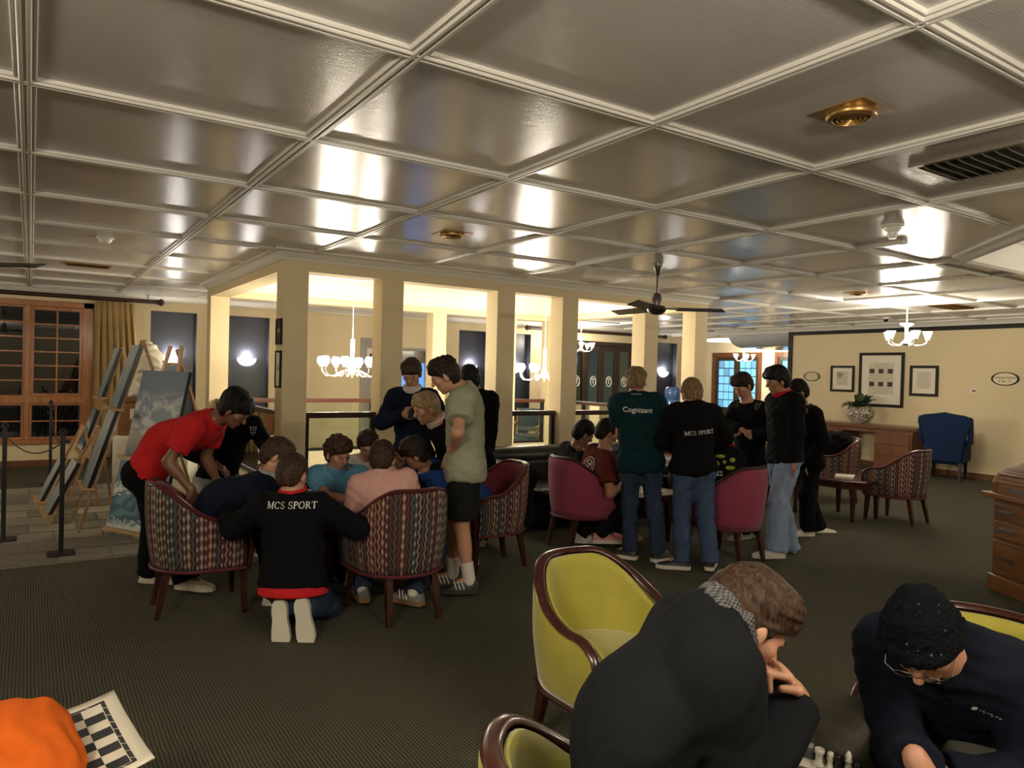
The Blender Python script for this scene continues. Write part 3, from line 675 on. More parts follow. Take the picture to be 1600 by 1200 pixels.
for z0, z1, nm, mm in ((1.86, 2.12, 'small dark picture on the side of the corner column', 'ink'), (1.43, 1.80, 'small framed notice on the side of the corner column', 'paper')):
    t = thing('framed_notice', nm, 'picture', (AX0, 7.36, z0)); h = z1-z0
    MB().box((-.02, -.09, 0), (-.002, .09, .02)).box((-.02, -.09, h-.02), (-.002, .09, h)).box((-.02, -.09, .02), (-.002, -.07, h-.02)).box((-.02, .07, .02), (-.002, .09, h-.02)).build('frame', 'frame_black', t)
    MB().box((-.012, -.07, .02), (-.003, .07, h-.02)).build('sheet', mm, t); MB().box((-.0135, -.03, h*.45), (-.012, .03, h*.62)).build('mark', 'ink_soft', t)
# ============================================================ tub chairs
def tub_path(n=41):
    """plan of the shell: (x, y, normal, arc length), front of the chair is +Y"""
    R = .30; yb = -.0; ya = .25; arc = math.pi*R; st = ya-yb; tot = arc+2*st; out = []
    for i in range(n):
        s = tot*i/(n-1)
        if s < st: out.append((-R-.0, ya-s, -1, 0, s))
        elif s < st+arc: a = math.pi+(s-st)/R; out.append((R*math.cos(a), yb+R*math.sin(a), math.cos(a), math.sin(a), s))
        else: out.append((R, yb+(s-st-arc), 1, 0, s))
    return out, tot
def make_tub(name, outer, inner, rim, leg, label, group, rw=.034, hb=.86, ha=.63):
    t = thing(name, label, 'armchair', group=group); path, tot = tub_path()
    def top(s):
        u_ = abs(s/tot-.5)*2                      # 0 back .. 1 front
        k = min(1, max(0, (u_-.18)/.62)); k = k*k*(3-2*k)
        return hb+(ha-hb)*k-.05*max(0, (u_-.85)/.15)**2
    zb = .31; nv = 8; n = len(path)
    def shell(off, z0, dz, flip, uvs):
        vs, fs = [], []
        for (x, y, nx, ny, s) in path:
            zt = top(s)-dz
            for j in range(nv+1):
                f = j/nv; z = z0+(zt-z0)*f; fl = -.035*(1-(z-zb)/.55)+off + .015*math.sin(f*math.pi)*(0 if flip else 1)
                vs.append((x+nx*fl, y+ny*fl-.02*(z-zb)*(1 if y < 0 else 0), z))
        for i in range(n-1):
            for j in range(nv):
                q = (i*(nv+1)+j, (i+1)*(nv+1)+j, (i+1)*(nv+1)+j+1, i*(nv+1)+j+1); fs.append(q if not flip else tuple(reversed(q)))
        return vs, fs
    vs, fs = shell(.03, zb, .01, False, True); me = MB().add(vs, fs).mesh('outer_shell'); uv = me.uv_layers.new(name='UVMap')
    for lp in me.loops:
        i, j = divmod(lp.vertex_index, nv+1); uv.data[lp.index].uv = (path[i][4]*1.1, vs[lp.vertex_index][2])
    o = link('outer_shell', me, outer, t, True); s_ = o.modifiers.new('thick', 'SOLIDIFY'); s_.thickness = .012; s_.offset = -1
    vs, fs = shell(-.035, zb+.08, .01, True, False); o = MB().add(vs, fs).build('inner_back', inner, t, True); s_ = o.modifiers.new('thick', 'SOLIDIFY'); s_.thickness = .012; s_.offset = -1
    # show-wood rim: over the top and down both arm fronts
    def ring(c_, nx, ny, tz, w, th, tang):
        a = Vector((nx, ny, 0)); b = Vector(tang).cross(a).normalized(); c_ = Vector(c_)
        return [c_+a*(w*math.cos(q))+b*(th*math.sin(q)) for q in np.linspace(0, 2*math.pi, 11)[:-1]]
    cs = []
    for (x, y, nx, ny, s) in path: cs.append((x, y-.02*(top(s)-zb)*(1 if y < 0 else 0), top(s), nx, ny))
    x, y, nx, ny, s = path[0]; zt = top(s)
    f0 = [(x+.03*(1-f), y+.012+.02*math.sin(f*math.pi), zb-.0+(zt-.03-zb)*f, nx, ny) for f in np.linspace(0, 1, 7)]
    x, y, nx, ny, s = path[-1]
    f1 = [(x-.03*(1-f), y+.012+.02*math.sin(f*math.pi), zb+(zt-.03-zb)*f, nx, ny) for f in np.linspace(1, 0, 7)]
    allc = f0+cs+f1; rings = []
    for i, q in enumerate(allc):
        a = Vector(allc[max(0, i-1)][:3]); b = Vector(allc[min(len(allc)-1, i+1)][:3]); rings.append(ring(q[:3], q[3], q[4], 0, rw, .016, (b-a).normalized()))
    MB().sweep(rings).build('rim', rim, t, True)
    bp = [(x+nx*.001, y+ny*.001, zb) for x, y, nx, ny, s in path]; MB().tube(bp, .011, 6).build('lower_piping', 'piping_maroon' if outer != 'velvet_olive' else rim, t, True)
    # seat
    pl = [(x*.86, y*.86) for x, y, nx, ny, s in path[::2]]; pl = [(-.26, .29)]+pl+[(.26, .29)]
    sv = []
    for z, k in ((.34, .97), (.36, 1.), (.43, 1.), (.455, .95), (.46, .8)): sv.append([(x*k, y*k+.0, z) for x, y in pl])
    MB().sweep(sv).build('seat_cushion', inner, t, True)
    pl2 = [(x*.90, y*.90) for x, y, nx, ny, s in path[::2]]; pl2 = [(-.26, .275)]+pl2+[(.26, .275)]
    MB().prism(pl2, .29, .345).build('seat_frame', leg, t)
    for sx, sy, rr in ((-1, 1, 0), (1, 1, 0), (-1, -1, 1), (1, -1, 1)):
        bx, by = (.235, .235) if sy > 0 else (.16, -.21); fx, fy = (.25, .25) if sy > 0 else (.18, -.27)
        rg = []
        for z, w in ((.31, .024), (.16, .02), (0., .014)):
            f = 1-z/.31; cx, cy = sx*(bx+(fx-bx)*f), by+(fy-by)*f
            rg.append([(cx-w, cy-w, z), (cx+w, cy-w, z), (cx+w, cy+w, z), (cx-w, cy+w, z)])
        MB().sweep([list(reversed(r)) for r in reversed(rg)]).build('leg', leg, t)
    return t
def hv0(deg): a = math.radians(deg); return math.cos(a)*F0+math.sin(a)*R0
def put(o, x, y, hd, label=None, first=False):   # hd: world direction the chair faces
    rz = math.atan2(hd[1], hd[0])-math.pi/2
    if first: o.location = (x, y, 0); o.rotation_euler = (0, 0, rz); return o
    return dup(o, (x, y, 0), rz, label)
pat = make_tub('tub_chair', 'bargello', 'velvet_cranberry', 'rim_maroon', 'mahogany', 'striped tub chair gripped by the person in red, beside the kneeling person', 'striped tub chairs', .03)
put(pat, .97, 5.24, (1, -.06), first=True)
put(pat, 2.09, 4.52, (-.02, 1), 'striped tub chair holding the person in the pink shirt')
put(pat, 3.26, 5.25, (-1, .05), 'striped tub chair holding the person in the royal blue shirt')
put(pat, 8.62, 4.67, (-.03, 1), 'striped tub chair with cranberry lining, beside the octagonal table, empty')
q = onz(1262, 800); put(pat, q[0]+.05, q[1]+.3, (.8, .2), 'striped tub chair at the octagonal table behind the black-clad people')
q = at(1302, 760, 10.1); bagch = put(pat, q[0], q[1], hv0(-75), 'striped tub chair holding a black bag, in front of the kneehole desk')
pnk = make_tub('tub_chair', 'velvet_cranberry_weave', 'velvet_cranberry', 'dark_mahogany', 'dark_mahogany', 'plain cranberry tub chair holding the person in the maroon shirt', 'plain cranberry tub chairs', .022)
put(pnk, 4.42, 5.41, (1, -.02), first=True); put(pnk, 5.30, 4.42, (-.1, 1), 'plain cranberry tub chair with a black printed bag in it')
put(pnk, 6.35, 5.60, (-1, -.1), 'plain cranberry tub chair with red cloth over its back, across the table')
yel = make_tub('tub_chair', 'velvet_olive', 'velvet_olive', 'mahogany', 'mahogany', 'empty olive-yellow velvet tub chair with mahogany rim', 'olive velvet tub chairs', .025, .81, .60)
put(yel, 2.09, 2.36, (.03, -1), first=True)
put(yel, 1.11, 1.165, (.84, -.40), 'olive velvet tub chair under the person in the scarf'); put(yel, 2.62, 1.15, (-.93, -.30), 'olive velvet tub chair under the person in the beanie')
# ============================================================ tables and chess
def low_table(loc, label, r=.38, h=.5, octo=False, rz=0.):
    t = thing('coffee_table', label, 'table', (loc[0], loc[1], 0), rz, 'low wooden tables')
    if octo: po = octpoly((0, 0), r, r*.5)
    else: po = [(-r, -r), (r, -r), (r, r), (-r, r)]
    MB().prism(po, h-.035, h).build('table_top', 'mahogany', t, bevel=.006)
    MB().prism([(x*.86, y*.86) for x, y in po], h-.1, h-.035).build('apron', 'mahogany', t)
    for sx in (-1, 1):
        for sy in (-1, 1): MB().sweep([[(sx*r*.68+a*w, sy*r*.68+b*w, z) for a, b in ((-1, -1), (1, -1), (1, 1), (-1, 1))] for z, w in ((0., .016), (h-.1, .026))]).build('leg', 'mahogany', t)
    return t
low_table((2.07, 5.38), 'low wooden table in the middle of the crowded chess group'); low_table((5.0, 5.42), 'low wooden table with a chess game before the black sofa', .42)
q = onz(1322, 746, .48); low_table(q[:2], 'octagonal wooden coffee table with a book on it', .36, .48, True)
TB = np.array([1.86, 1.10]); low_table(TB, 'low wooden table between the scarf and beanie players', .34, .5, rz=.45)
bk = thing('magazine', 'white magazine lying on the octagonal table', 'book', (q[0]+.05, q[1]+.05, .48), .5); MB().box((-.14, -.1, 0), (.14, .1, .012)).build('pages', 'paper', bk); MB().box((-.145, -.105, .012), (.145, .105, .016)).build('cover', 'white_enamel', bk)
c = NT('chessboard', .5)
bx_ = c.f('FLOOR', c.f('DIVIDE', c.x, .055)); by_ = c.f('FLOOR', c.f('DIVIDE', c.y, .055)); par = c.f('MODULO', c.f('ABSOLUTE', c.f('ADD', bx_, by_)), 2.)
ins = c.f('MULTIPLY', c.f('LESS_THAN', c.f('ABSOLUTE', c.x), .22), c.f('LESS_THAN', c.f('ABSOLUTE', c.y), .22))
ax_ = c.f('MAXIMUM', c.f('ABSOLUTE', c.x), c.f('ABSOLUTE', c.y)); edge = c.f('MULTIPLY', c.f('GREATER_THAN', ax_, .222), c.f('LESS_THAN', ax_, .234))
dots = c.f('LESS_THAN', c.f('ABSOLUTE', c.f('SUBTRACT', c.f('FRACT', c.f('DIVIDE', c.f('ADD', c.x, c.y), .055)), .5)), .04)
c.col(c.mix(c.f('MAXIMUM', c.f('MULTIPLY', ins, par), c.f('MULTIPLY', edge, c.f('SUBTRACT', 1., dots))), (.74, .68, .55), (.03, .03, .034)))
def board(loc, rz, label, curl=0.):
    vs, fs, n = [], [], 16
    for i in range(n+1):
        for j in range(n+1):
            x, y = -.27+.54*i/n, -.27+.54*j/n; vs.append((x, y, .003+curl*max(0, abs(x)-.0)**2+curl*.4*max(0, abs(y)-.05)**2))
    for i in range(n):
        for j in range(n): fs.append((i*(n+1)+j, (i+1)*(n+1)+j, (i+1)*(n+1)+j+1, i*(n+1)+j+1))
    me = MB().add(vs, fs).mesh('chess_mat'); o = link('chess_mat', me, 'chessboard', None, True); o.location = tuple(loc); o.rotation_euler = (0, 0, rz); s_ = o.modifiers.new('t', 'SOLIDIFY'); s_.thickness = .003; s_.offset = -1
    return tag(o, label, 'chessboard', 'roll-up chess mats')
board((2.07, 5.38, .5), .1, 'roll-up chess mat on the crowded group\'s table'); board((5.0, 5.42, .5), .0, 'roll-up chess mat on the table before the sofa'); board((*TB, .5), .45, 'roll-up chess mat between scarf and beanie players')
mat('ivory', (.80, .77, .68), .35); mat('ebony', (.012, .012, .012), .3)
PR = dict(pawn=[(.0, 0), (.017, 0), (.017, .006), (.010, .012), (.007, .03), (.011, .034), (.006, .037), (.010, .044), (.008, .053), (.0, .056)],
    king=[(0, 0), (.021, 0), (.021, .008), (.014, .014), (.009, .03), (.008, .055), (.014, .06), (.008, .064), (.013, .082), (.011, .086), (.003, .088), (.003, .1), (0, .1)],
    queen=[(0, 0), (.020, 0), (.020, .008), (.013, .014), (.008, .03), (.008, .05), (.013, .055), (.008, .059), (.014, .075), (.008, .078), (.004, .084), (0, .085)],
    rook=[(0, 0), (.018, 0), (.018, .007), (.012, .012), (.010, .035), (.014, .038), (.014, .05), (.010, .05), (.010, .045), (0, .045)],
    bishop=[(0, 0), (.018, 0), (.018, .007), (.011, .012), (.007, .04), (.012, .043), (.007, .046), (.010, .056), (.006, .066), (.003, .07), (0, .072)])
PM = {}
for k_, pr in PR.items():
    for cm in ('ivory', 'ebony'):
        m = MB().lathe(pr, n=12)
        if k_ == 'king': m.cbox((0, 0, .095), (.014, .004, .004))
        me = m.mesh(k_); me.materials.append(MAT[cm]); me.shade_smooth(); PM[k_, cm] = me
def piece(k, cm, x, y, z, where):
    o = link('chess_'+k, PM[k, cm], loc=(x, y, z+.003)); return tag(o, f"{'white' if cm == 'ivory' else 'black'} chess {k} standing {where}", 'chess piece', 'chess pieces '+where)
def on3(px, py): return onz(px, py, .503)
for k, cm, px, py in (('king', 'ivory', 1290, 1188), ('queen', 'ivory', 1315, 1196), ('rook', 'ivory', 1280, 1196), ('pawn', 'ivory', 1297, 1204), ('pawn', 'ebony', 1309, 1209), ('bishop', 'ivory', 1325, 1212), ('pawn', 'ebony', 1340, 1222), ('rook', 'ebony', 1362, 1235)):
    q = on3(px, py); piece(k, cm, q[0], q[1], .5, 'on the board before the beanie player')
k = 0
for i, (dx, dy) in enumerate([(-.16, -.19), (-.11, -.19), (-.05, -.2), (0, -.14), (.06, -.19), (.11, -.14), (.17, -.19), (-.19, -.08), (.02, -.02), (.12, -.03)]):
    piece(('rook', 'pawn', 'king', 'bishop', 'queen', 'pawn', 'rook', 'pawn', 'bishop', 'pawn')[i], 'ivory', 5.0+dx, 5.42+dy, .5, 'on the board before the sofa')
for i, (dx, dy) in enumerate([(-.16, .14), (-.05, .19), (.0, .1), (.11, .19), (.17, .08), (-.1, .03)]):
    piece(('pawn', 'rook', 'king', 'pawn', 'bishop', 'pawn')[i % 6], 'ebony', 5.0+dx, 5.42+dy, .5, 'on the board before the sofa')
for i, (dx, dy) in enumerate([(-.16, -.19), (-.05, -.14), (.06, -.19), (.12, -.08), (.17, -.19)]): piece(('rook', 'pawn', 'king', 'pawn', 'bishop')[i], 'ivory', 2.07+dx, 5.38+dy, .5, 'on the crowded group\'s board')
for i, (dx, dy) in enumerate([(-.16, .19), (-.05, .14), (.06, .19), (.0, .04)]): piece(('rook', 'pawn', 'king', 'pawn')[i], 'ebony', 2.07+dx, 5.38+dy, .5, 'on the crowded group\'s board')
# side table with chess mat at the corner of the carpet
q = onz(20, 1230, .48); low_table(q[:2], 'low wooden table under the orange jumper', .27, .47, rz=.2)
MATP = onz(44, 1180, .5); board((MATP[0]-.0, MATP[1]-.0, .47), math.radians(6), 'curling chess mat partly under the orange jumper', .55)
# ============================================================ sofa
t = thing('leather_sofa', 'black tufted leather sofa along the front of the arcade', 'sofa', (5.3, 6.5, 0)); w = 1.1
MB().box((-w+.1, -.4, .08), (w-.1, .40, .30)).build('base', 'black_leather', t, bevel=.03)
for s in (-1, 1): MB().box((s*w-.13, -.42, .08), (s*w+.13, .42, .5)).build('arm_panel', 'black_leather', t, bevel=.03); MB().tube([(s*w, -.44, .56), (s*w, .44, .56)], .15, 18).build('rolled_arm', 'black_leather', t, True)
for k in (-1, 0, 1): MB().box((k*.62-.3, -.42, .30), (k*.62+.3, .2, .44)).build('seat_cushion', 'black_leather', t, bevel=.05)
MB().box((-w+.1, .22, .3), (w-.1, .42, .66)).build('back_panel', 'black_leather', t, bevel=.03)
MB().tube([(-w+.05, .34, .70), (w-.05, .34, .70)], .115, 16).build('back_roll', 'black_leather', t, True)
for k in range(9): MB().ell((-w+.2+k*.225, .225, .56), (.018, .012, .018), 8, 6).build('button', 'black_leather', t, True)
for sx in (-1, 1):
    for sy in (-1, 1): MB().lathe([(.02, 0), (.035, .03), (.03, .08)], (sx*(w-.08), sy*.34, 0), 10).build('foot', 'dark_mahogany', t)
# ============================================================ desk on the picture wall, plant, wing chair
t = thing('kneehole_desk', 'long brown kneehole desk against the picture wall', 'desk', (13.5, 8.0, 0))
MB().box((-.33, -1.16, .78), (.31, 1.12, .84)).build('desk_top', 'desk_wood', t, bevel=.008); MB().box((-.29, -1.08, .71), (.29, 1.06, .78)).build('frieze', 'desk_wood', t)
for y0, y1 in ((-1.06, -.36), (.30, 1.04)):
    p = MB().box((-.27, y0, .0), (.29, y1, .71)).build('pedestal', 'desk_wood', t)
    for k in range(3 if y0 < 0 else 1):
        z0, z1 = (.08+k*.21, .27+k*.21) if y0 < 0 else (.08, .69)
        d = MB().box((-.285, y0+.05, z0), (-.27, y1-.05, z1)).build('drawer' if y0 < 0 else 'door', 'desk_wood', p, bevel=.004)
        MB().ell((-.295, (y0+y1)/2, (z0+z1)/2+.03), (.012, .012, .012), 8, 6).build('knob', 'brass', d)
c = NT('vase_pattern', .4); c.col(c.mix(c.ramp(c.noise(14., 2., dist=2.5), [(0., (0, 0, 0)), (.47, (0, 0, 0)), (.53, (1, 1, 1))]), (.10, .08, .06), (.62, .56, .44)))
q = np.array([13.42, 8.05, .84]); t = thing('potted_plant', 'leafy green plant in a patterned round pot on the desk', 'plant', q)
MB().lathe([(0, 0), (.12, 0), (.17, .05), (.235, .14), (.25, .21), (.235, .28), (.20, .31), (.21, .33), (.19, .33), (.18, .29), (0, .28)], n=24).build('pot', 'vase_pattern', t, True)
mat('leaf_green', (.035, .085, .022), .35, var=.3, vscale=12)
for k in range(34):
    a = 2.4*k; l = .36+.20*random.random(); el = .55+.95*((k*.37) % 1); rad = .05
    pts = []; 
    for f in np.linspace(0, 1, 6): r_ = rad+l*f*math.cos(el)*(1-.15*f); z = .3+l*f*math.sin(el)-.30*l*f*f*(1.5-el*.4)*1.5; pts.append((r_, z, .050*math.sin(math.pi*min(1, f*.95+.05))))
    vs, fs = [], []
    for r_, z, w_ in pts:
        for s in (-1, 0, 1): vs.append((r_*math.cos(a)-s*w_*math.sin(a), r_*math.sin(a)+s*w_*math.cos(a), z-(.012 if s == 0 else 0)))
    for i in range(5):
        for s in (0, 1): fs.append((i*3+s, i*3+s+1, i*3+s+4, i*3+s+3))
    o = MB().add(vs, fs).build('leaf', 'leaf_green', t, True)
t = thing('wing_chair', 'dark blue velvet wing-back chair standing by the picture wall', 'armchair', (13.30, 6.37, 0), math.atan2(.30, .95)-math.pi/2)
ol = [(-.25, .32), (-.29, .62), (-.325, .80), (-.40, .98), (-.39, 1.08), (-.30, 1.12), (-.15, 1.14), (0, 1.17), (.15, 1.14), (.30, 1.12), (.39, 1.08), (.40, .98), (.325, .80), (.29, .62), (.25, .32)]
MB().sweep([[(x, y-.12*(z-.4), z) for x, z in ol] for y in (-.34, -.24)]).build('back', 'blue_velvet', t, bevel=.02)
for s in (-1, 1):
    wo = [(-.30, .62), (-.02, .64), (.0, .78), (-.06, .95), (-.14, 1.07), (-.36, 1.10), (-.33, .8)]
    MB().sweep([[(s*x, y, z) for y, z in wo] for x in (.33, .39)]).build('wing', 'blue_velvet', t, bevel=.015)
    MB().box((s*.27-.05, -.28, .32), (s*.27+.05, .30, .62)).build('arm_panel', 'blue_velvet', t, bevel=.02); MB().tube([(s*.27, -.25, .63), (s*.27, .33, .63)], .06, 12).build('rolled_arm', 'blue_velvet', t, True)
    for y, dy in ((.30, .02), (-.28, -.12)): MB().sweep([[(s*.24+a*w, y+dy*(1-z/.3)+b*w, z) for a, b in ((-1, -1), (1, -1), (1, 1), (-1, 1))] for z, w in ((0, .016), (.32, .028))]).build('leg', 'frame_black', t)
MB().box((-.27, -.28, .28), (.27, .30, .40)).build('seat_base', 'blue_velvet', t, bevel=.02); MB().box((-.22, -.24, .40), (.22, .31, .52)).build('seat_cushion', 'blue_velvet', t, bevel=.04)
# ============================================================ rolltop desk at the right edge
pa, pb = onz(1541, 919), onz(1574, 932); ang = math.atan2(pb[1]-pa[1], pb[0]-pa[0])
t = thing('rolltop_desk', 'oak rolltop desk with tambour slats and drawer pedestal', 'desk', (pa[0], pa[1], 0), ang)
ln, dp = 1.35, .75       # local +x along the front towards the lens side, local +y into the desk
for x0 in (0., ln-.42):
    p = MB().box((x0+.02, .03, .0), (x0+.40, dp-.02, .74)).build('pedestal', 'oak', t); MB().box((x0, .0, 0), (x0+.42, dp, .13)).build('plinth', 'oak', p, bevel=.008)
    for z0, z1 in ((.15, .41), (.43, .56), (.58, .70)):
        d = MB().box((x0+.05, .0, z0), (x0+.37, .03, z1)).build('drawer', 'oak', p, bevel=.006)
        MB().bar((x0+.14, -.022, (z0+z1)/2+.01), (x0+.28, -.022, (z0+z1)/2+.01), .02, .018).bar((x0+.16, -.02, (z0+z1)/2+.01), (x0+.16, .0, (z0+z1)/2+.01), .015, .015).bar((x0+.26, -.02, (z0+z1)/2+.01), (x0+.26, .0, (z0+z1)/2+.01), .015, .015).build('handle', 'chrome', d)
MB().box((-.03, -.05, .74), (ln+.03, dp, .785)).build('writing_top', 'oak', t, bevel=.008)
MB().box((.42, .02, .62), (ln-.42, .04, .74)).build('centre_drawer', 'oak', t)
sp = [(.02, .785), (.02, .86), (.06, .93), (.14, .975), (.24, 1.0), (.34, 1.035), (.42, 1.10), (.50, 1.15), (dp-.02, 1.16), (dp-.02, .785)]
for x in (0., ln-.04): MB().sweep([[(x+q_, y, z) for y, z in sp] for q_ in (0, .04)]).build('side_panel', 'oak', t, bevel=.006)
import bisect
cur = sp[1:8]; seg = [0]
for a, b in zip(cur, cur[1:]): seg.append(seg[-1]+math.dist(a, b))
ns = 17
for k in range(ns):
    s0 = seg[-1]*(k+.5)/ns; i = min(len(cur)-2, bisect.bisect(seg, s0)-1); f = (s0-seg[i])/(seg[i+1]-seg[i])
    y, z = cur[i][0]+(cur[i+1][0]-cur[i][0])*f, cur[i][1]+(cur[i+1][1]-cur[i][1])*f; an = math.atan2(cur[i+1][1]-cur[i][1], cur[i+1][0]-cur[i][0]); hw = seg[-1]/ns*.46
    MB().box((.04, y-hw, z-.012), (ln-.04, y+hw, z+.004), Matrix.Rotation(an, 3, 'X'), (0, y, z)).build('slat', 'oak', t, bevel=.004)
MB().box((.04, .03, .785), (ln-.04, .045, .86)).build('lower_rail', 'oak', t); MB().bar((.2, .01, .82), (.34, .01, .82), .02, .02).build('handle', 'chrome', t)
MB().box((.0, .46, 1.15), (ln, dp, 1.18)).build('cabinet_top', 'oak', t, bevel=.006)
MB().box((.02, dp-.03, .1), (ln-.02, dp-.01, 1.15)).build('back_panel', 'oak', t)
# ============================================================ easels, canvases, sculpture, ropes
c = NT('sea_clouds', .5, 'UV'); nz = c.noise(4.2, 6., c.mapv((1., 1.9, 1)), .7)
band = c.ramp(c.y, [(.12, (.25,)*3), (.32, (.9,)*3), (.62, (.85,)*3), (.78, (.0,)*3)])
c.col(c.mix(c.f('MULTIPLY', c.ramp(nz, [(.45, (0, 0, 0)), (.62, (1, 1, 1))]), band), c.ramp(c.y, [(.0, (.07, .10, .11)), (.10, (.12, .14, .14)), (.2, (.24, .19, .13)), (.36, (.15, .17, .18)), (.62, (.07, .11, .15)), (.8, (.022, .06, .115)), (1., (.018, .05, .10))]), (.40, .42, .42)))
c = NT('sea_wave', .5, 'UV'); n1w = c.noise(2.6, 3., None, .5); n2 = c.noise(14., 6., c.mapv((1., 1.5, 1)), 1.2)
sw = c.f('SINE', c.f('MULTIPLY_ADD', c.y, 26., c.f('MULTIPLY_ADD', n1w, 22., c.f('MULTIPLY', c.x, -9.))))
water = c.mix(c.f('MULTIPLY_ADD', sw, .35, .45), (.012, .05, .095), (.10, .23, .29))
foam = c.ramp(c.f('MULTIPLY_ADD', c.f('ABSOLUTE', c.f('SUBTRACT', c.f('MULTIPLY_ADD', n1w, .55, c.y), .86)), -2.2, c.f('MULTIPLY', n2, 1.35)), [(.45, (0, 0, 0)), (.62, (1, 1, 1))])
low = c.ramp(c.f('MULTIPLY_ADD', c.y, -2.4, c.f('MULTIPLY_ADD', n2, 1.1, .15)), [(.4, (0, 0, 0)), (.6, (1, 1, 1))])
sea = c.mix(c.f('MAXIMUM', foam, low), water, (.52, .57, .56))
c.col(c.mix(c.ramp(c.f('MULTIPLY_ADD', n1w, .3, c.y), [(.84, (0, 0, 0)), (.88, (1, 1, 1))]), sea, c.mix(n2, (.07, .12, .16), (.13, .19, .23))))
c = NT('sea_pale', .5, 'UV'); c.col(c.ramp(c.f('MULTIPLY_ADD', c.noise(7., 6., None, 1.), .7, c.f('MULTIPLY', c.y, .3)), [(.3, (.10, .15, .17)), (.5, (.22, .27, .28)), (.7, (.42, .44, .42))]))
def canvas(base, n, wd, ht, lean, mt, label):
    """stretched canvas: base = middle of its lower edge, n = horizontal facing"""
    n = Vector((n[0], n[1], 0)).normalized(); w = Vector((-n.y, n.x, 0)); up = (Vector((0, 0, 1))*math.cos(lean)-n*math.sin(lean)); nn = w.cross(up)
    if nn.dot(n) < 0: nn = -nn
    t = thing('canvas_painting', label, 'painting', base, group='seascape canvases on easels')
    P = lambda a, b, d: w*a+up*b+nn*d
    vs = [P(a, b, d) for d in (-.035, 0) for a, b in ((-wd/2, 0), (wd/2, 0), (wd/2, ht), (-wd/2, ht))]
    MB().add(vs, [(0, 3, 2, 1), (0, 1, 5, 4), (1, 2, 6, 5), (2, 3, 7, 6), (3, 0, 4, 7)]).build('stretcher', 'ebony', t)
    me = MB().add([P(a, b, .0015) for a, b in ((-wd/2, 0), (wd/2, 0), (wd/2, ht), (-wd/2, ht))], [(0, 1, 2, 3)]).mesh('painted_face'); uv = me.uv_layers.new()
    for l, q in zip(uv.data, ((0, 0), (1, 0), (1, 1), (0, 1))): l.uv = q
    link('painted_face', me, mt, t); return t
def easel(base, n, ht, label, lean=.26, wd=.5, ledges=(.07,)):
    n = Vector((n[0], n[1], 0)).normalized(); w = Vector((-n.y, n.x, 0)); up = Vector((0, 0, 1))*math.cos(lean)-n*math.sin(lean)
    t = thing('wooden_easel', label, 'easel', base, group='wooden display easels'); b = -n*.055
    for s in (-1, 1): MB().bar(b+w*(s*wd/2), b+w*(s*.08)+up*ht, .035, .025, n).build('leg', 'easel_wood', t)
    MB().bar(b+up*(ht*.98)-n*.02, -n*(ht*.62)+Vector((0, 0, .012)), .03, .025, n).build('back_leg', 'easel_wood', t)
    MB().bar(b+w*(-wd*.12)+up*(ht*.9), b+w*(wd*.12)+up*(ht*.9), .03, .03, n).build('crossbar', 'easel_wood', t)
    for l in ledges: MB().bar(b+n*.045+w*(-wd*.6)+up*l, b+n*.045+w*(wd*.6)+up*l, .10, .022, (0, 0, 1)).build('ledge', 'easel_wood', t)
    return t
n1 = (-.87, -.49); ebase = np.array([.79, 7.58, .012])
def up_at(b, n, lean, h): n = np.array([n[0], n[1], 0])/math.hypot(*n[:2]); return np.array(b)+np.array([0, 0, 1])*h*math.cos(lean)-n*h*math.sin(lean)
easel(ebase, n1, 1.85, 'tall wooden easel holding the cloud and wave seascapes', .22, .62, (.05, .74))
canvas(up_at(ebase, n1, .22, .065), n1, .74, .64, .22, 'sea_wave', 'breaking wave seascape canvas low on the tall easel'); canvas(up_at(ebase, n1, .22, .755), n1, .66, .84, .22, 'sea_clouds', 'stormy cloud seascape canvas high on the tall easel')
n2_ = (-.998, -.04); e2 = np.array([.33, 8.30, .012])
easel(e2, n2_, 1.95, 'wooden easel holding two canvases seen almost edge-on', .30, .6, (.42, 1.22)); canvas(up_at(e2, n2_, .30, .435), n2_, .5, .78, .30, 'sea_pale', 'pale canvas seen edge-on, lower on its easel'); canvas(up_at(e2, n2_, .30, 1.235), n2_, .5, .66, .30, 'sea_pale', 'pale canvas seen edge-on, upper on its easel')
e3 = np.array([.32, 10.1, .012]); easel(e3, n2_, 1.9, 'wooden easel standing behind the edge-on canvases', .30, .55, (.6, 1.26)); canvas(up_at(e3, n2_, .30, 1.275), n2_, .42, .62, .30, 'sea_pale', 'narrow pale canvas on the rear easel beside the curtain'); canvas(up_at(e3, n2_, .30, .615), n2_, .42, .5, .30, 'sea_wave', 'small blue canvas low on the rear easel')
e4 = np.array([.10, 8.75, .012]); easel(e4, n2_, 1.05, 'short wooden easel near the rope posts', .45, .5, (.10,)); canvas(up_at(e4, n2_, .45, .115), n2_, .5, .56, .45, 'sea_pale', 'dark-edged canvas on the short easel')
e5 = np.array([.04, 9.45, .012]); easel(e5, n2_, 1.0, 'short wooden easel closest to the window', .42, .45, (.12,)); canvas(up_at(e5, n2_, .42, .135), n2_, .4, .5, .42, 'sea_pale', 'small canvas on the short easel closest to the window')
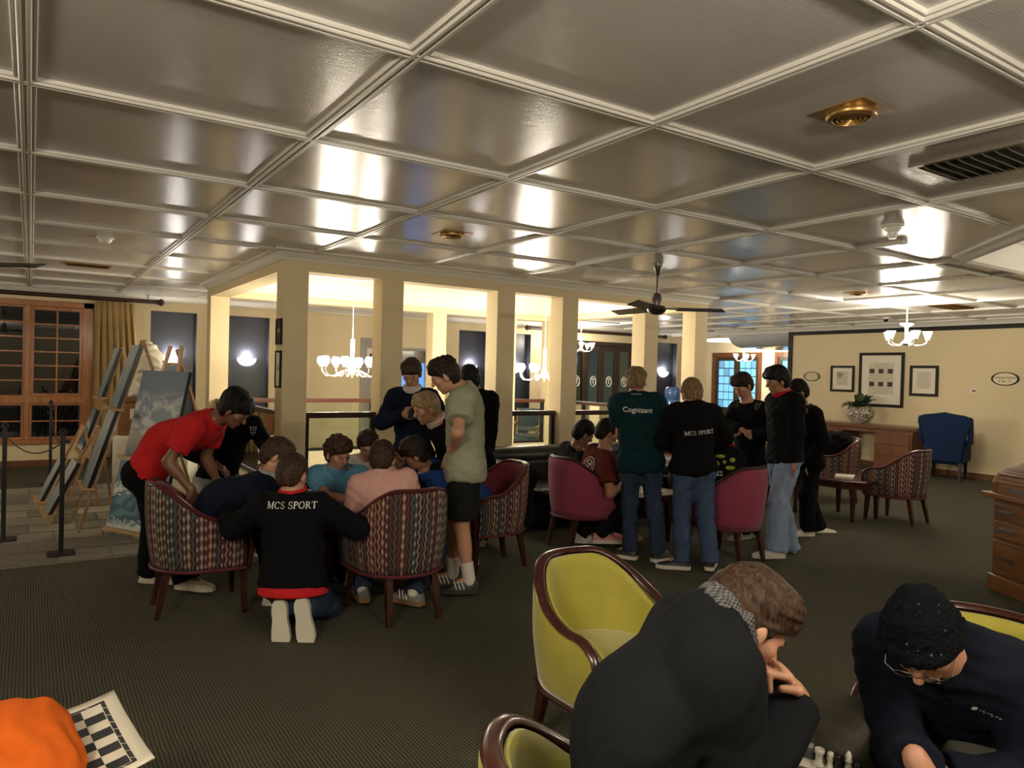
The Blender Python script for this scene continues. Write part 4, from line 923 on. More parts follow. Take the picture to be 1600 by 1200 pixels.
# ============================================================ implicit surfaces for soft and living shapes
def nv(a): a = np.asarray(a, float); return a/np.linalg.norm(a)
UPZ = np.array([0., 0., 1.])
def cap(a, b, ra, rb, k=.03, ax=None, f=1., cuts=()): return dict(t=0, a=np.asarray(a, float), b=np.asarray(b, float), ra=ra, rb=rb, k=k, ax=ax, f=f, cuts=list(cuts))
def ell(c, axes, r, k=.02, cuts=()): return dict(t=1, c=np.asarray(c, float), axes=[np.asarray(q, float) for q in axes], r=list(r), k=k, cuts=list(cuts))
def infl(ps, e):
    out = []
    for p in ps:
        q = dict(p)
        if q['t'] == 0: q['ra'] += e; q['rb'] += e
        else: q['r'] = [x+e for x in q['r']]
        out.append(q)
    return out
def pbox(p):
    if p['t'] == 0: r = max(p['ra'], p['rb']); lo = np.minimum(p['a'], p['b'])-r; hi = np.maximum(p['a'], p['b'])+r
    else: r = max(p['r']); lo = p['c']-r; hi = p['c']+r
    return lo, hi
def pdist(p, X, Y, Z):
    if p['t'] == 0:
        a, b = p['a'], p['b']; d = b-a; bb = float(d@d)+1e-9
        t = np.clip(((X-a[0])*d[0]+(Y-a[1])*d[1]+(Z-a[2])*d[2])/bb, 0, 1)
        dx, dy, dz = X-a[0]-t*d[0], Y-a[1]-t*d[1], Z-a[2]-t*d[2]; q = dx*dx+dy*dy+dz*dz
        if p['ax'] is not None: n = p['ax']; c_ = dx*n[0]+dy*n[1]+dz*n[2]; q = q+(p['f']**2-1)*c_*c_
        v = np.sqrt(q)-(p['ra']+(p['rb']-p['ra'])*t)
    else:
        c_ = p['c']; k0 = 0; k1 = 0
        for n, r in zip(p['axes'], p['r']):
            l = (X-c_[0])*n[0]+(Y-c_[1])*n[1]+(Z-c_[2])*n[2]; k0 = k0+(l/r)**2; k1 = k1+(l/r/r)**2
        k0 = np.sqrt(k0); k1 = np.sqrt(k1)+1e-6; v = k0*(k0-1)/k1
    for pt, n in p['cuts']: v = np.maximum(v, (X-pt[0])*n[0]+(Y-pt[1])*n[1]+(Z-pt[2])*n[2])
    return v
_E = [(0,1),(2,3),(4,5),(6,7),(0,2),(1,3),(4,6),(5,7),(0,4),(1,5),(2,6),(3,7)]
_C = np.array([(i >> 2 & 1, i >> 1 & 1, i & 1) for i in range(8)])
def nets(val, lo, h):
    s = val < 0; nx, ny, nz = val.shape
    cnt = sum(s[c[0]:nx-1+c[0], c[1]:ny-1+c[1], c[2]:nz-1+c[2]].astype(np.int8) for c in _C)
    cells = np.argwhere((cnt > 0) & (cnt < 8))
    if len(cells) == 0: return np.zeros((0, 3)), np.zeros((0, 4), int)
    V = np.stack([val[cells[:, 0]+c[0], cells[:, 1]+c[1], cells[:, 2]+c[2]] for c in _C], 1)
    acc = np.zeros((len(cells), 3)); n = np.zeros(len(cells))
    for a, b in _E:
        va, vb = V[:, a], V[:, b]; x = (va < 0) != (vb < 0); t = np.where(x, va/np.where(va == vb, 1, va-vb), 0)
        acc += np.where(x[:, None], _C[a]+t[:, None]*(_C[b]-_C[a]), 0); n += x
    verts = lo+h*(cells+acc/n[:, None])
    idm = np.full((nx-1, ny-1, nz-1), -1); idm[tuple(cells.T)] = np.arange(len(cells)); F = []
    for ax in range(3):
        sl0 = [slice(1, -1)]*3; sl1 = [slice(1, -1)]*3; sl0[ax] = slice(0, -1); sl1[ax] = slice(1, None)
        ch = s[tuple(sl0)] != s[tuple(sl1)]; e = np.argwhere(ch)
        if not len(e): continue
        o = np.ones(3, int); o[ax] = 0; e = e+o; u_, w_ = [(1, 2), (2, 0), (0, 1)][ax]
        du = np.zeros(3, int); dw = np.zeros(3, int); du[u_] = 1; dw[w_] = 1
        q = np.stack([idm[tuple((e-du-dw).T)], idm[tuple((e-dw).T)], idm[tuple(e.T)], idm[tuple((e-du).T)]], 1)
        fl = ~s[tuple(e.T)]; q[fl] = q[fl][:, ::-1]; F.append(q)
    F = np.concatenate(F); return verts, F[(F >= 0).all(1)]
def blob(ps, h, cuts=(), fold=0., fk=70., seed=0, box=None, subs=()):
    los, his = zip(*[pbox(p) for p in ps]); pad = 3*h
    lo, hi = (np.min(los, 0)-pad, np.max(his, 0)+pad) if box is None else box
    n = np.maximum(4, np.ceil((hi-lo)/h).astype(int)+1); val = np.full(n, 1., np.float32)
    ax = [lo[i]+h*np.arange(n[i]) for i in range(3)]
    for p in ps:
        a, b = pbox(p); m_ = p['k']+2.5*h; i0 = np.clip(np.floor((a-m_-lo)/h).astype(int), 0, n); i1 = np.clip(np.ceil((b+m_-lo)/h).astype(int)+1, 0, n)
        if (i1-i0 <= 0).any(): continue
        sl = tuple(slice(x, y) for x, y in zip(i0, i1)); X = ax[0][sl[0]][:, None, None]; Y = ax[1][sl[1]][None, :, None]; Z = ax[2][sl[2]][None, None, :]
        d = pdist(p, X, Y, Z); v = val[sl]; k = p['k']; hh = np.maximum(k-np.abs(v-d), 0)/k; val[sl] = np.minimum(v, d)-hh*hh*k*.25
    X, Y, Z = ax[0][:, None, None], ax[1][None, :, None], ax[2][None, None, :]
    for p in subs: val = np.maximum(val, -pdist(p, X, Y, Z))
    if fold:
        r_ = np.random.default_rng(seed)
        for q in range(3):
            k1 = r_.normal(size=3); k1 = k1/np.linalg.norm(k1)*fk*(.7+.5*q); k2 = r_.normal(size=3); k2 = k2/np.linalg.norm(k2)*fk*.5
            val = val+fold*.55*np.sin(k1[0]*X+k1[1]*Y+k1[2]*Z+1.6*np.sin(k2[0]*X+k2[1]*Y+k2[2]*Z+r_.random()*6))
    for pt, nn in cuts: val = np.maximum(val, (X-pt[0])*nn[0]+(Y-pt[1])*nn[1]+(Z-pt[2])*nn[2])
    val[0] = val[-1] = 1; val[:, 0] = val[:, -1] = 1; val[:, :, 0] = val[:, :, -1] = 1
    return nets(val, lo, h)
def mkmesh(name, v, f, m, parent, base, smooth=True):
    me = bpy.data.meshes.new(name); me.from_pydata((v-base).tolist(), [], f.tolist()); me.update()
    return link(name, me, m, parent, smooth)
def hv(deg): a = math.radians(deg); return math.cos(a)*F0+math.sin(a)*R0      # 0 away from the lens, 90 to its right
def ik(a, c, l1, l2, hint):
    a, c = np.asarray(a, float), np.asarray(c, float); d = c-a; L = np.linalg.norm(d)
    if L > (l1+l2)*.995: c = a+d/L*(l1+l2)*.995; d = c-a; L = np.linalg.norm(d)
    if L < abs(l1-l2)+.02: L = abs(l1-l2)+.02
    x = (l1*l1-l2*l2+L*L)/(2*L); hgt = math.sqrt(max(0, l1*l1-x*x)); u_ = nv(d); hn = np.asarray(hint, float); hn = hn-u_*(hn@u_)
    hn = nv(hn) if np.linalg.norm(hn) > 1e-4 else nv(np.cross(u_, [0, 0, 1])); return a+u_*x+hn*hgt, c
# ============================================================ people
c = NT('shoe_white_mesh', .6); c.col((.62, .58, .50))
mat('skin_fair', (.46, .235, .15), .5, bump=.04, bscale=180); mat('skin_tan', (.34, .165, .09), .5, bump=.04, bscale=180); mat('skin_brown', (.19, .085, .045), .48, bump=.04, bscale=180)
def hairmat(n, c1, c2):
    h_ = NT(n, .6); h_.b.inputs['Specular IOR Level'].default_value = .18; s_ = h_.noise(95., 4., h_.mapv((1, 1, .22)), .9); h_.col(h_.mix(h_.ramp(s_, [(.35, (0, 0, 0)), (.65, (1, 1, 1))]), c1, c2)).bump(s_, .55, .006)
for n_, c1, c2 in (('hair_black', (.003, .0026, .0026), (.010, .008, .007)), ('hair_brown', (.016, .009, .006), (.070, .037, .021)), ('hair_dark', (.010, .006, .005), (.034, .019, .012)), ('hair_blond', (.17, .11, .055), (.42, .30, .16)), ('hair_fair', (.10, .06, .03), (.27, .17, .09))): hairmat(n_, c1, c2)
def cloth(n, col, rough=.9, b=.25, bs=260, var=.12, vs=30): return mat(n, col, rough, bump=b, bscale=bs, var=var, vscale=vs, spec=.12)
for n_, col in (('cl_red', (.50, .018, .022)), ('cl_black', (.0045, .0045, .0058)), ('cl_navy', (.006, .010, .024)), ('cl_polo', (.11, .29, .44)), ('cl_pink', (.58, .33, .29)), ('cl_royal', (.022, .065, .25)), ('cl_sage', (.30, .31, .22)), ('cl_maroon', (.10, .016, .014)), ('cl_teal', (.005, .026, .032)),
    ('cl_denim_dark', (.026, .040, .078)), ('cl_denim', (.050, .080, .145)), ('cl_denim_light', (.20, .26, .37)), ('cl_grey_light', (.34, .36, .36)), ('cl_charcoal', (.012, .012, .012)), ('cl_grey', (.10, .092, .075)), ('cl_coat', (.0085, .0095, .0115)), ('cl_fleece', (.006, .008, .016)), ('cl_white', (.62, .57, .50)), ('cl_yellow', (.5, .5, .03)), ('cl_orange', (.62, .115, .012))): cloth(n_, col)
MAT['cl_denim_light'].node_tree.nodes['Noise Texture'].inputs['Scale'].default_value = 6
c = NT('knit_grey', .95); w_ = c.f('MULTIPLY', c.f('SINE', c.f('MULTIPLY', c.x, 420.)), c.f('SINE', c.f('MULTIPLY_ADD', c.z, 520., c.f('MULTIPLY', c.y, 300.)))); c.col(c.mix(c.f('MULTIPLY_ADD', w_, .5, c.noise(60., 2.)), (.022, .024, .025), (.20, .20, .19))).bump(w_, .8, .006)
c = NT('knit_navy', .97); w_ = c.f('SINE', c.f('MULTIPLY_ADD', c.noise(55., 3.), 14., c.f('MULTIPLY', c.z, 150.))); fl_ = c.ramp(c.noise(70., 1.), [(.73, (0, 0, 0)), (.76, (1, 1, 1))]); c.b.inputs['Specular IOR Level'].default_value = .08; c.col(c.mix(fl_, (.0045, .0055, .0075), (.09, .10, .10))).bump(c.f('MULTIPLY_ADD', w_, .4, c.noise(70., 3.)), .8, .008)
mat('eye_white', (.5, .45, .4), .3); mat('brow_dark', (.02, .012, .01), .8); mat('lip', (.30, .10, .08), .5)
mat('rubber_white', (.62, .58, .48), .6); mat('rubber_dark', (.03, .03, .03), .6); mat('rubber_gum', (.22, .12, .06), .6); mat('shoe_black', (.02, .02, .022), .5); mat('shoe_white', (.60, .57, .50), .55); mat('shoe_pink', (.55, .22, .2), .6); mat('shoe_grey', (.18, .17, .15), .6)
def shoe(parent, base, ankle, toe, up, up_m, sole_m, sc=1., stripe=None):
    toe = nv(toe); up = np.asarray(up, float); up = nv(up-toe*(up@toe)); sd = np.cross(toe, up)
    P = lambda y, x, z: tuple(ankle+toe*y*sc+sd*x*sc+up*(z-.085)*sc-base)
    ys = [-.06, -.045, -.01, .04, .09, .14, .175, .195]; hw = [.022, .034, .038, .036, .043, .046, .036, .014]; ht = [.075, .09, .10, .085, .065, .05, .042, .034]
    rg = []
    for y, w, z in zip(ys, hw, ht): rg.append([P(y, w*math.cos(t)*(1 if t <= math.pi else 1), .018+(z-.018)*max(0, math.sin(t))**.7) for t in np.linspace(0, math.pi, 9)]+[P(y, -w*.5, .016), P(y, w*.5, .016)])
    s_ = MB().sweep(rg).build('shoe', up_m, parent, True)
    rg = [[P(y, w*1.08*a, z) for a, z in ((-1, .0), (1, .0), (1.02, .028), (-1.02, .028))] for y, w in zip([-.066]+ys[1:-1]+[.203], [.02]+hw[1:-1]+[.016])]
    MB().sweep(rg).build('sole', sole_m, s_, False)
    if stripe:
        m = MB()
        for k in range(3):
            for s in (-1, 1): m.bar(P(.03+k*.024, s*.041, .03), P(.05+k*.024, s*.030, .078), .008, .004)
        m.build('side_stripes', stripe, s_)
def hand_prims(W_, D, N, left, curl, sc=1., spread=0.):
    D = nv(D); N = np.asarray(N, float); N = nv(N-D*(N@D)); T = np.cross(N, D) if left else np.cross(D, N)
    ps = [ell(W_+D*.045*sc, (D, T, N), (.052*sc, .041*sc, .017*sc), .014), cap(W_-D*.02, W_+D*.02*sc, .026*sc, .026*sc, .02)]
    for i, (l1, l2) in enumerate(((.042, .038), (.046, .043), (.043, .040), (.034, .030))):
        b = W_+D*.084*sc+T*(.030-i*.0205)*sc; a1 = curl*1.1; a2 = curl*2.6; dd = nv(D+T*(.12-.08*i)*spread)
        p1 = b+(dd*math.cos(a1)+N*math.sin(a1))*l1*sc; p2 = p1+(dd*math.cos(a2)+N*math.sin(a2))*l2*sc
        ps += [cap(b-dd*.02, p1, .0098*sc, .0088*sc, .006), cap(p1, p2, .0088*sc, .0072*sc, .005)]
    b = W_+D*.022*sc+T*.030*sc; p1 = b+(D*.65+T*.75+N*.2)*.040*sc; p2 = p1+nv(D*(1-.4*curl)+T*(.25-.5*curl)+N*(.2+.6*curl))*.034*sc
    return ps+[cap(b-T*.012, p1, .014*sc, .0115*sc, .012), cap(p1, p2, .0112*sc, .0085*sc, .006)]
SEED = [0]
def person(label, hip, hh, sh, shh, head, face, wr, an, top, bot, hair, skin='skin_fair', sleeve='long', sc=1., el=None, kn=None, toes=(0, 0), shoes=('shoe_white', 'rubber_white'), fatness=1., loose=.014, bag=.014, hem=.04, mid=None, fine=1., hands=None, hairstyle='short', shorts=None, sole_up=None, collar=None, socks=None, tilt=0., rolls=0., hood=False, coatlen=None, stripe=None, foldamp=.0035, hair_vol=1., faceparts=True, straight=False, kneepos=(None, None), extra=()):
    SEED[0] += 1; sd = SEED[0]
    hip, sh, head = map(lambda q: np.asarray(q, float), (hip, sh, head))
    sh = sh+nv(sh-hip)*.04*sc; L_h = np.cross(UPZ, hv(hh)); L_s = np.cross(UPZ, hv(shh)); sp = nv(sh-hip)
    L_s = nv(L_s-sp*(L_s@sp)*.6+UPZ*tilt); L_h = nv(L_h)
    fr = nv(np.cross(L_s, sp))
    wr = [np.asarray(q, float) for q in wr]; an = [np.asarray(q, float) for q in an]
    S_ = [sh+L_s*.165*sc*fatness, sh-L_s*.165*sc*fatness]; Hj = [hip+L_h*.085*sc, hip-L_h*.085*sc]
    E_, Wr, K_, An = [], [], [], []
    for i in (0, 1):
        hint = (el[i] if el and el[i] is not None else -fr*.5-UPZ*.6+(L_s if i == 0 else -L_s)*.5)
        e, w = ik(S_[i], wr[i], .285*sc, .255*sc, hint); E_.append(e); Wr.append(w)
        hint = (kn[i] if kn and kn[i] is not None else hv(hh))
        ll = np.linalg.norm(an[i]-Hj[i])*.503; l1, l2 = (ll, ll) if straight else (.425*sc, .41*sc)
        k_, a = ik(Hj[i], an[i], l1, l2, hint); K_.append(k_ if kneepos[i] is None else np.asarray(kneepos[i], float)); An.append(a)
    head = head-nv(head-sh)*.018
    base = np.array([hip[0], hip[1], 0.])
    if min(An[0][2], An[1][2]) < .5: base = np.array([(An[0][0]+An[1][0])/2, (An[0][1]+An[1][1])/2, 0.])
    T = thing('person', label, 'person', base)
    skm = skin; mid = (hip+sh)/2-fr*.0 if mid is None else np.asarray(mid, float)
    nb = sh+sp*.045*sc+fr*.012; nk = nv(head-nb)
    # head frame
    f = math.cos(math.radians(face[1]))*hv(face[0])+math.sin(math.radians(face[1]))*UPZ
    ru = nk*.35+UPZ*.65 if abs(f[2]) < .9 else nk; rt = nv(np.cross(f, ru)); u_ = np.cross(rt, f)
    if rolls: a = math.radians(rolls); rt, u_ = rt*math.cos(a)+u_*math.sin(a), u_*math.cos(a)-rt*math.sin(a)
    g = sc*1.0; ax3 = (rt, f, u_); Hp = lambda x, y, z: head+(rt*x+f*y+u_*z)*g
    torso_lo = [cap(Hj[0]*.9+hip*.1, Hj[1]*.9+hip*.1, .105*sc*fatness, .105*sc*fatness, .05, fr, 1.1), cap(hip+sp*.04, mid, .132*sc*fatness, .130*sc*fatness, .06, fr, 1.35)]
    torso_hi = [cap(mid, sh-sp*.09*sc, .132*sc*fatness, .148*sc*fatness, .06, fr, 1.4), cap(sh-sp*.05*sc+L_s*.10*sc, sh-sp*.05*sc-L_s*.10*sc, .082*sc*fatness, .082*sc*fatness, .05, fr, 1.05)]
    trap = [cap(nb, S_[i]*.85+nb*.15-sp*.005, .064*sc, .055*sc, .05) for i in (0, 1)]
    delt = [cap(S_[i], S_[i]+(E_[i]-S_[i])*.3, .058*sc, .054*sc, .045) for i in (0, 1)]
    up_arm = [cap(S_[i], E_[i], .050*sc, .040*sc, .03) for i in (0, 1)]; fo_arm = [cap(E_[i], Wr[i], .041*sc, .027*sc, .02) for i in (0, 1)]
    fbul = [cap(E_[i]*.85+Wr[i]*.15, E_[i]*.6+Wr[i]*.4, .043*sc, .036*sc, .02) for i in (0, 1)]
    thigh = [cap(Hj[i], K_[i], .086*sc*fatness, .056*sc, .04) for i in (0, 1)]; calf = [cap(K_[i], An[i], .053*sc, .036*sc, .03) for i in (0, 1)]
    cb = [cap(K_[i]*.8+An[i]*.2-nv(np.cross(np.cross(An[i]-Hj[i], K_[i]-Hj[i])+1e-6, An[i]-K_[i]))*0, K_[i]*.55+An[i]*.45, .056*sc, .05*sc, .03) for i in (0, 1)]
    neck = [cap(nb-nk*.02, head-nk*.02-f*.015, .061*sc, .056*sc, .03)]
    hp = [ell(Hp(0, -.012, .03), ax3, (.074*g, .094*g, .088*g), .02), ell(Hp(0, .028, -.045), ax3, (.055*g, .062*g, .070*g), .03), cap(Hp(-.03, .078, .022), Hp(.03, .078, .022), .014*g, .014*g, .02),
          cap(Hp(0, .088, .012), Hp(0, .108, -.022), .008*g, .0135*g, .012), cap(Hp(-.018, .070, -.062), Hp(.018, .070, -.062), .014*g, .014*g, .02), cap(Hp(0, .060, -.098), Hp(0, .064, -.10), .018*g, .018*g, .02),
          cap(Hp(-.045, .055, -.015), Hp(-.035, .06, -.025), .022*g, .02*g, .02), cap(Hp(.045, .055, -.015), Hp(.035, .06, -.025), .022*g, .02*g, .02)]
    for s in (-1, 1): hp.append(ell(Hp(s*.080, -.008, -.010), (nv(rt*s*.9-f*.4), nv(f*.9+rt*s*.4), u_), (.011*g, .022*g, .034*g), .008))
    hands = hands or [None, None]; HP = []
    for i in (0, 1):
        hd = hands[i] or {}; D = nv(hd.get('d', nv(Wr[i]-E_[i]))); N = hd.get('n', np.cross(D, L_s)*(1) if False else -UPZ+fr*.2); HP.append(hand_prims(Wr[i], D, N, i == 0, hd.get('c', .35), sc*1.03))
    feetp = [cap(An[i], An[i]+nv(hv(toes[i]) if not sole_up else sole_up[i][0])*.1-(UPZ if not sole_up else np.asarray(sole_up[i][1]))*.04, .034*sc, .026*sc, .02) for i in (0, 1)]
    allp = torso_lo+torso_hi+trap+delt+up_arm+fo_arm+fbul+thigh+calf+cb+neck+feetp
    # body: one mesh, finer round head and hands
    hc, hr = head, .155*g
    v, fc = blob(allp+hp+HP[0]+HP[1], .016*fine)
    cen = v[fc].mean(1); keep = (np.linalg.norm(cen-hc, axis=1) > hr)
    hcs = [Wr[i]+nv(HP[i][0]['c']-Wr[i])*.075*sc for i in (0, 1)]
    for q in hcs: keep &= np.linalg.norm(cen-q, axis=1) > .10*sc
    vs, fs, off = [v], [fc[keep]], len(v)
    for q, r, h_, pp in [(hc, hr+.012*fine, .0062*fine, neck+trap+torso_hi+hp)]+[(hcs[i], .10*sc+.012, .0052*fine, fo_arm[i:i+1]+HP[i]) for i in (0, 1)]:
        near = [p for p in pp]; b0 = q-r-2*h_; b1 = q+r+2*h_
        v2, f2 = blob(near, h_, box=(b0, b1)); 
        if len(f2) == 0: continue
        k2 = np.linalg.norm(v2[f2].mean(1)-q, axis=1) < r; vs.append(v2); fs.append(f2[k2]+off); off += len(v2)
    V_ = np.concatenate(vs); Fc = np.concatenate(fs); used = np.unique(Fc); rm = np.full(len(V_), -1); rm[used] = np.arange(len(used))
    body = mkmesh('body', V_[used], rm[Fc], skm, T, base)
    # hair
    if hair and hairstyle != 'none':
        vol = hair_vol; cutn = nv(f*.62-u_*.78)
        hs = [ell(Hp(0, -.016, .038), ax3, ((.074+.014*vol)*g, (.094+.012*vol)*g, (.088+.016*vol)*g), .02, [(Hp(0, .084, .062), nv(f*.66-u_*.75))]),
              ell(Hp(0, -.04, .0), ax3, ((.072+.012*vol)*g, (.068+.012*vol)*g, (.105)*g), .02, [(Hp(0, 0, -.088), -u_), (Hp(0, -.026, 0), f)])]
        if hairstyle in ('fringe', 'curly', 'cap'): hs.append(cap(Hp(-.04, .064, .072), Hp(.04, .064, .072), .027*g*vol, .027*g*vol, .03)); hs.append(cap(Hp(-.05, .03, .10), Hp(.05, .03, .10), .034*g, .034*g, .03))
        if hairstyle == 'curly':
            r_ = np.random.default_rng(sd)
            for _ in range(46):
                d_ = r_.normal(size=3); d_ = nv(d_); d_[2] = abs(d_[2])*.9+.05; y_ = d_[1]
                if y_ > .55 and d_[2] < .55: continue
                hs.append(ell(Hp(d_[0]*.088*vol**.3, -.012+d_[1]*.104, .037+d_[2]*.10*vol**.3), ax3, (.021*g,)*3, .008))
        for s in (-1, 1): hs.append(cap(Hp(s*.077, .025, .03), Hp(s*.076, .012, -.01), .010*g, .006*g, .012))
        v, fc = blob(hs, .0065*fine, fold=.0022*vol, fk=150, seed=sd+50); mkmesh('hair', v, fc, hair, T, base)
    if faceparts:
        m = MB(); Rm = Matrix((rt, f, u_)).transposed()
        for s in (-1, 1): m.ell(Hp(s*.031, .0755, .006)-base, (.013*g, .008*g, .006*g), 10, 6, Rm)
        m.build('eyes', 'eye_white', T, True)
        m = MB()
        for s in (-1, 1): m.ell(Hp(s*.031, .0825, .0045)-base, (.006*g, .003*g, .0045*g), 8, 6, Rm); m.ell(Hp(s*.032, .085, .026)-base, (.018*g, .006*g, .004*g), 8, 6, Rm); m.ell(Hp(s*.031, .0835, .0125)-base, (.014*g, .006*g, .0022*g), 8, 6, Rm)
        m.build('eyebrows', 'brow_dark', T, True)
        m = MB(); m.ell(Hp(0, .086, -.057)-base, (.020*g, .007*g, .004*g), 10, 6, Rm); m.ell(Hp(0, .084, -.066)-base, (.018*g, .008*g, .005*g), 10, 6, Rm); m.build('lips', 'lip', T, True)
    # top
    gh = .0135*fine; hemp = hip-sp*hem; e = loose
    tl = infl(torso_lo, e+.008); 
    for p in tl: p['cuts'] = [(hemp, -sp)]
    if hem > 0: tl.append(cap(hip+sp*.02, hip-sp*(hem+.05), .135*sc*fatness+e, .140*sc*fatness+e, .05, fr, 1.2, [(hemp, -sp)]))
    tt = infl(trap, e*.8)
    for p in tt: p['cuts'] = [(nb+nk*.022, nk)]
    if loose >= .022: tl.append(cap(hip-sp*max(hem-.02, 0), sh-sp*.10*sc, .134*sc*fatness+e, .144*sc*fatness+e, .05, fr, 1.32, [(hemp, -sp)]))
    ps = tl+infl(torso_hi, e)+tt+infl(delt, e)
    for i in (0, 1):
        if sleeve == 'long':
            ps += [dict(q, k=.014) for q in infl(up_arm[i:i+1], e+.006)]; cpt = Wr[i]-nv(Wr[i]-E_[i])*.0
            fa = infl(fo_arm[i:i+1], e+.010)
            for p in fa: p['cuts'] = [(cpt, nv(Wr[i]-E_[i]))]; p['k'] = .014
            ps += fa
        else:
            d_ = nv(E_[i]-S_[i]); ua = cap(S_[i], S_[i]+d_*.24*sc, .056*sc+e, .064*sc+e, .03, None, 1., [(S_[i]+d_*.19*sc, d_)]); ps.append(ua)
    if hood: ps += [cap(nb-fr*.05+L_s*.06, nb-fr*.05-L_s*.06, .05, .05, .04), cap(nb-fr*.02+nk*.03+L_s*.05, nb-fr*.05+nk*.03-L_s*.05, .045, .045, .04)]
    ps += list(extra)
    v, fc = blob(ps, gh, fold=foldamp, fk=62, seed=sd); shirt = mkmesh('top', v, fc, top, T, base)
    if collar:
        rg = []; cu = nv(nk*.8+sp*.2); s1 = nv(np.cross(cu, L_s)); s2 = np.cross(s1, cu)
        for r, z in ((.080, -.018), (.090, .012), (.083, .066), (.073, .068), (.062, -.01)):
            rg.append([nb+(s1*math.cos(t)*1.05+s2*math.sin(t))*r*sc+cu*(z+.012*math.cos(t)*(-1))*sc-base for t in np.linspace(0, 2*math.pi, 21)[:-1]])
        MB().sweep(rg).build('collar', collar, T, True)
    # trousers
    e = bag; tp = infl(torso_lo[:1], .012); tp.append(cap(hip, hip+sp*.06, .125*sc*fatness, .125*sc*fatness, .04, fr, 1.3))
    for p in tp: p['cuts'] = [(hip+sp*.07, sp)]
    for i in (0, 1):
        tp += infl(thigh[i:i+1], e*.8)
        if shorts: tp[-1] = cap(Hj[i], Hj[i]+(K_[i]-Hj[i])*shorts, .09*sc+e, .082*sc+e, .03, None, 1., [(Hj[i]+(K_[i]-Hj[i])*(shorts-.1), nv(K_[i]-Hj[i]))])
        else:
            d_ = nv(An[i]-K_[i]); q = cap(K_[i], An[i]+d_*.05, .056*sc+e, .045*sc+e*1.5, .04, None, 1., [(An[i]+d_*.035, d_)]); tp.append(q)
    v, fc = blob(tp, gh, fold=foldamp*1.1, fk=55, seed=sd+9); tr = mkmesh('shorts' if shorts else 'trousers', v, fc, bot, T, base)
    if socks:
        for i in (0, 1): d_ = nv(An[i]-K_[i]); v, fc = blob([cap(An[i]-d_*.13, An[i]+d_*.02, .048*sc, .044*sc, .01, None, 1., [(An[i]-d_*.13, -d_)])], .009); mkmesh('sock', v, fc, socks, T, base)
    for i in (0, 1):
        if shoes is None: break
        tdir, udir = (hv(toes[i]), UPZ) if not sole_up else sole_up[i]
        shoe(T, base, An[i], tdir, udir, shoes[0], shoes[1], 1.12*sc, stripe)
    T['_shirt'] = 1; del T['_shirt']
    return dict(T=T, base=base, body=body, shirt=shirt, trousers=tr, sp=sp, fr=fr, L=L_s, S=S_, E=E_, W=Wr, K=K_, A=An, hip=hip, sh=sh, nb=nb, Hp=Hp, ax3=ax3, g=g, head=head)
A = at
def back_text(P, txt, px, py, d, width, m, rot=0., right=None, off=.006, bold=0.):
    if txt == 'MCS SPORT': me = serif(txt, width)
    else:
        me = text_mesh(txt, .1, bold); xs = [v.co.x for v in me.vertices]; s = width/(max(xs)-min(xs))
        for v in me.vertices: v.co *= s
    r = np.asarray(R0 if right is None else right, float); up = nv(P['sp']*.6+UPZ*.4); up = nv(up-r*(up@r)); a = math.radians(rot); r2, u2 = r*math.cos(a)+up*math.sin(a), up*math.cos(a)-r*math.sin(a)
    return decal(me, 'lettering', A(px, py, d), r2, u2, m, P['T'], P['shirt'], off, P['base'])

def serif(txt, width):
    """slab-serif capitals drawn with strokes"""
    m = MB(); x = 0.; B, t, sf = .17, .07, .08
    def arc(cx, cy, rx, ry, a0, a1, w0=.15, n=14):
        for q in range(n):
            a, b = [math.radians(a0+(a1-a0)*(q+z)/n) for z in (-.08, 1.08)]; w = t+(w0-t)*abs(math.cos((a+b)/2))
            m.bar((x+cx+rx*math.cos(a), cy+ry*math.sin(a), 0), (x+cx+rx*math.cos(b), cy+ry*math.sin(b), 0), w, .001)
    L = lambda x0, y0, x1, y1, w: m.bar((x+x0, y0, 0), (x+x1, y1, 0), w, .001)
    fx = lambda c, y: L(c-.14, y, c+.14, y, .06)
    for ch in txt:
        if ch == 'M': L(.12, 0, .12, 1, t+.02); L(.88, 0, .88, 1, B); L(.12, 1, .5, .08, B); L(.5, .08, .88, 1, t); fx(.12, .03); fx(.88, .03); fx(.08, .97); fx(.92, .97); x += 1.15
        elif ch == 'C': arc(.45, .5, .37, .46, 45, 315); L(.72, .68, .72, .95, .06); x += .92
        elif ch == 'S': arc(.32, .74, .22, .22, 30, 250, .1); arc(.34, .26, .25, .23, 70, -150, .1); L(.32, .55, .36, .46, .14); L(.52, .72, .52, .96, .05); L(.10, .05, .10, .3, .05); x += .72
        elif ch == 'P': L(.18, 0, .18, 1, B); fx(.18, .03); arc(.34, .73, .26, .24, 90, -90); L(.05, .97, .36, .97, .06); L(.18, .49, .36, .49, .06); x += .76
        elif ch == 'O': arc(.46, .5, .38, .46, 0, 360); x += .98
        elif ch == 'R': L(.18, 0, .18, 1, B); fx(.18, .03); arc(.34, .74, .25, .23, 90, -90); L(.05, .97, .36, .97, .06); L(.18, .51, .36, .51, .06); L(.40, .5, .74, .04, .14); L(.68, .03, .86, .03, .06); x += .88
        elif ch == 'T': L(.4, 0, .4, 1, B); fx(.4, .03); L(.04, .96, .76, .96, .07); L(.05, .78, .05, .96, .06); L(.75, .78, .75, .96, .06); x += .84
        else: x += .42
    s_ = width/x; me = m.mesh('lettering')
    for v in me.vertices: v.co = ((v.co.x-x/2)*s_, (v.co.y-.5)*s_, v.co.z*s_)
    return me
mat('print_white', (.75, .73, .68), .6); mat('print_green', (.02, .35, .2), .5)
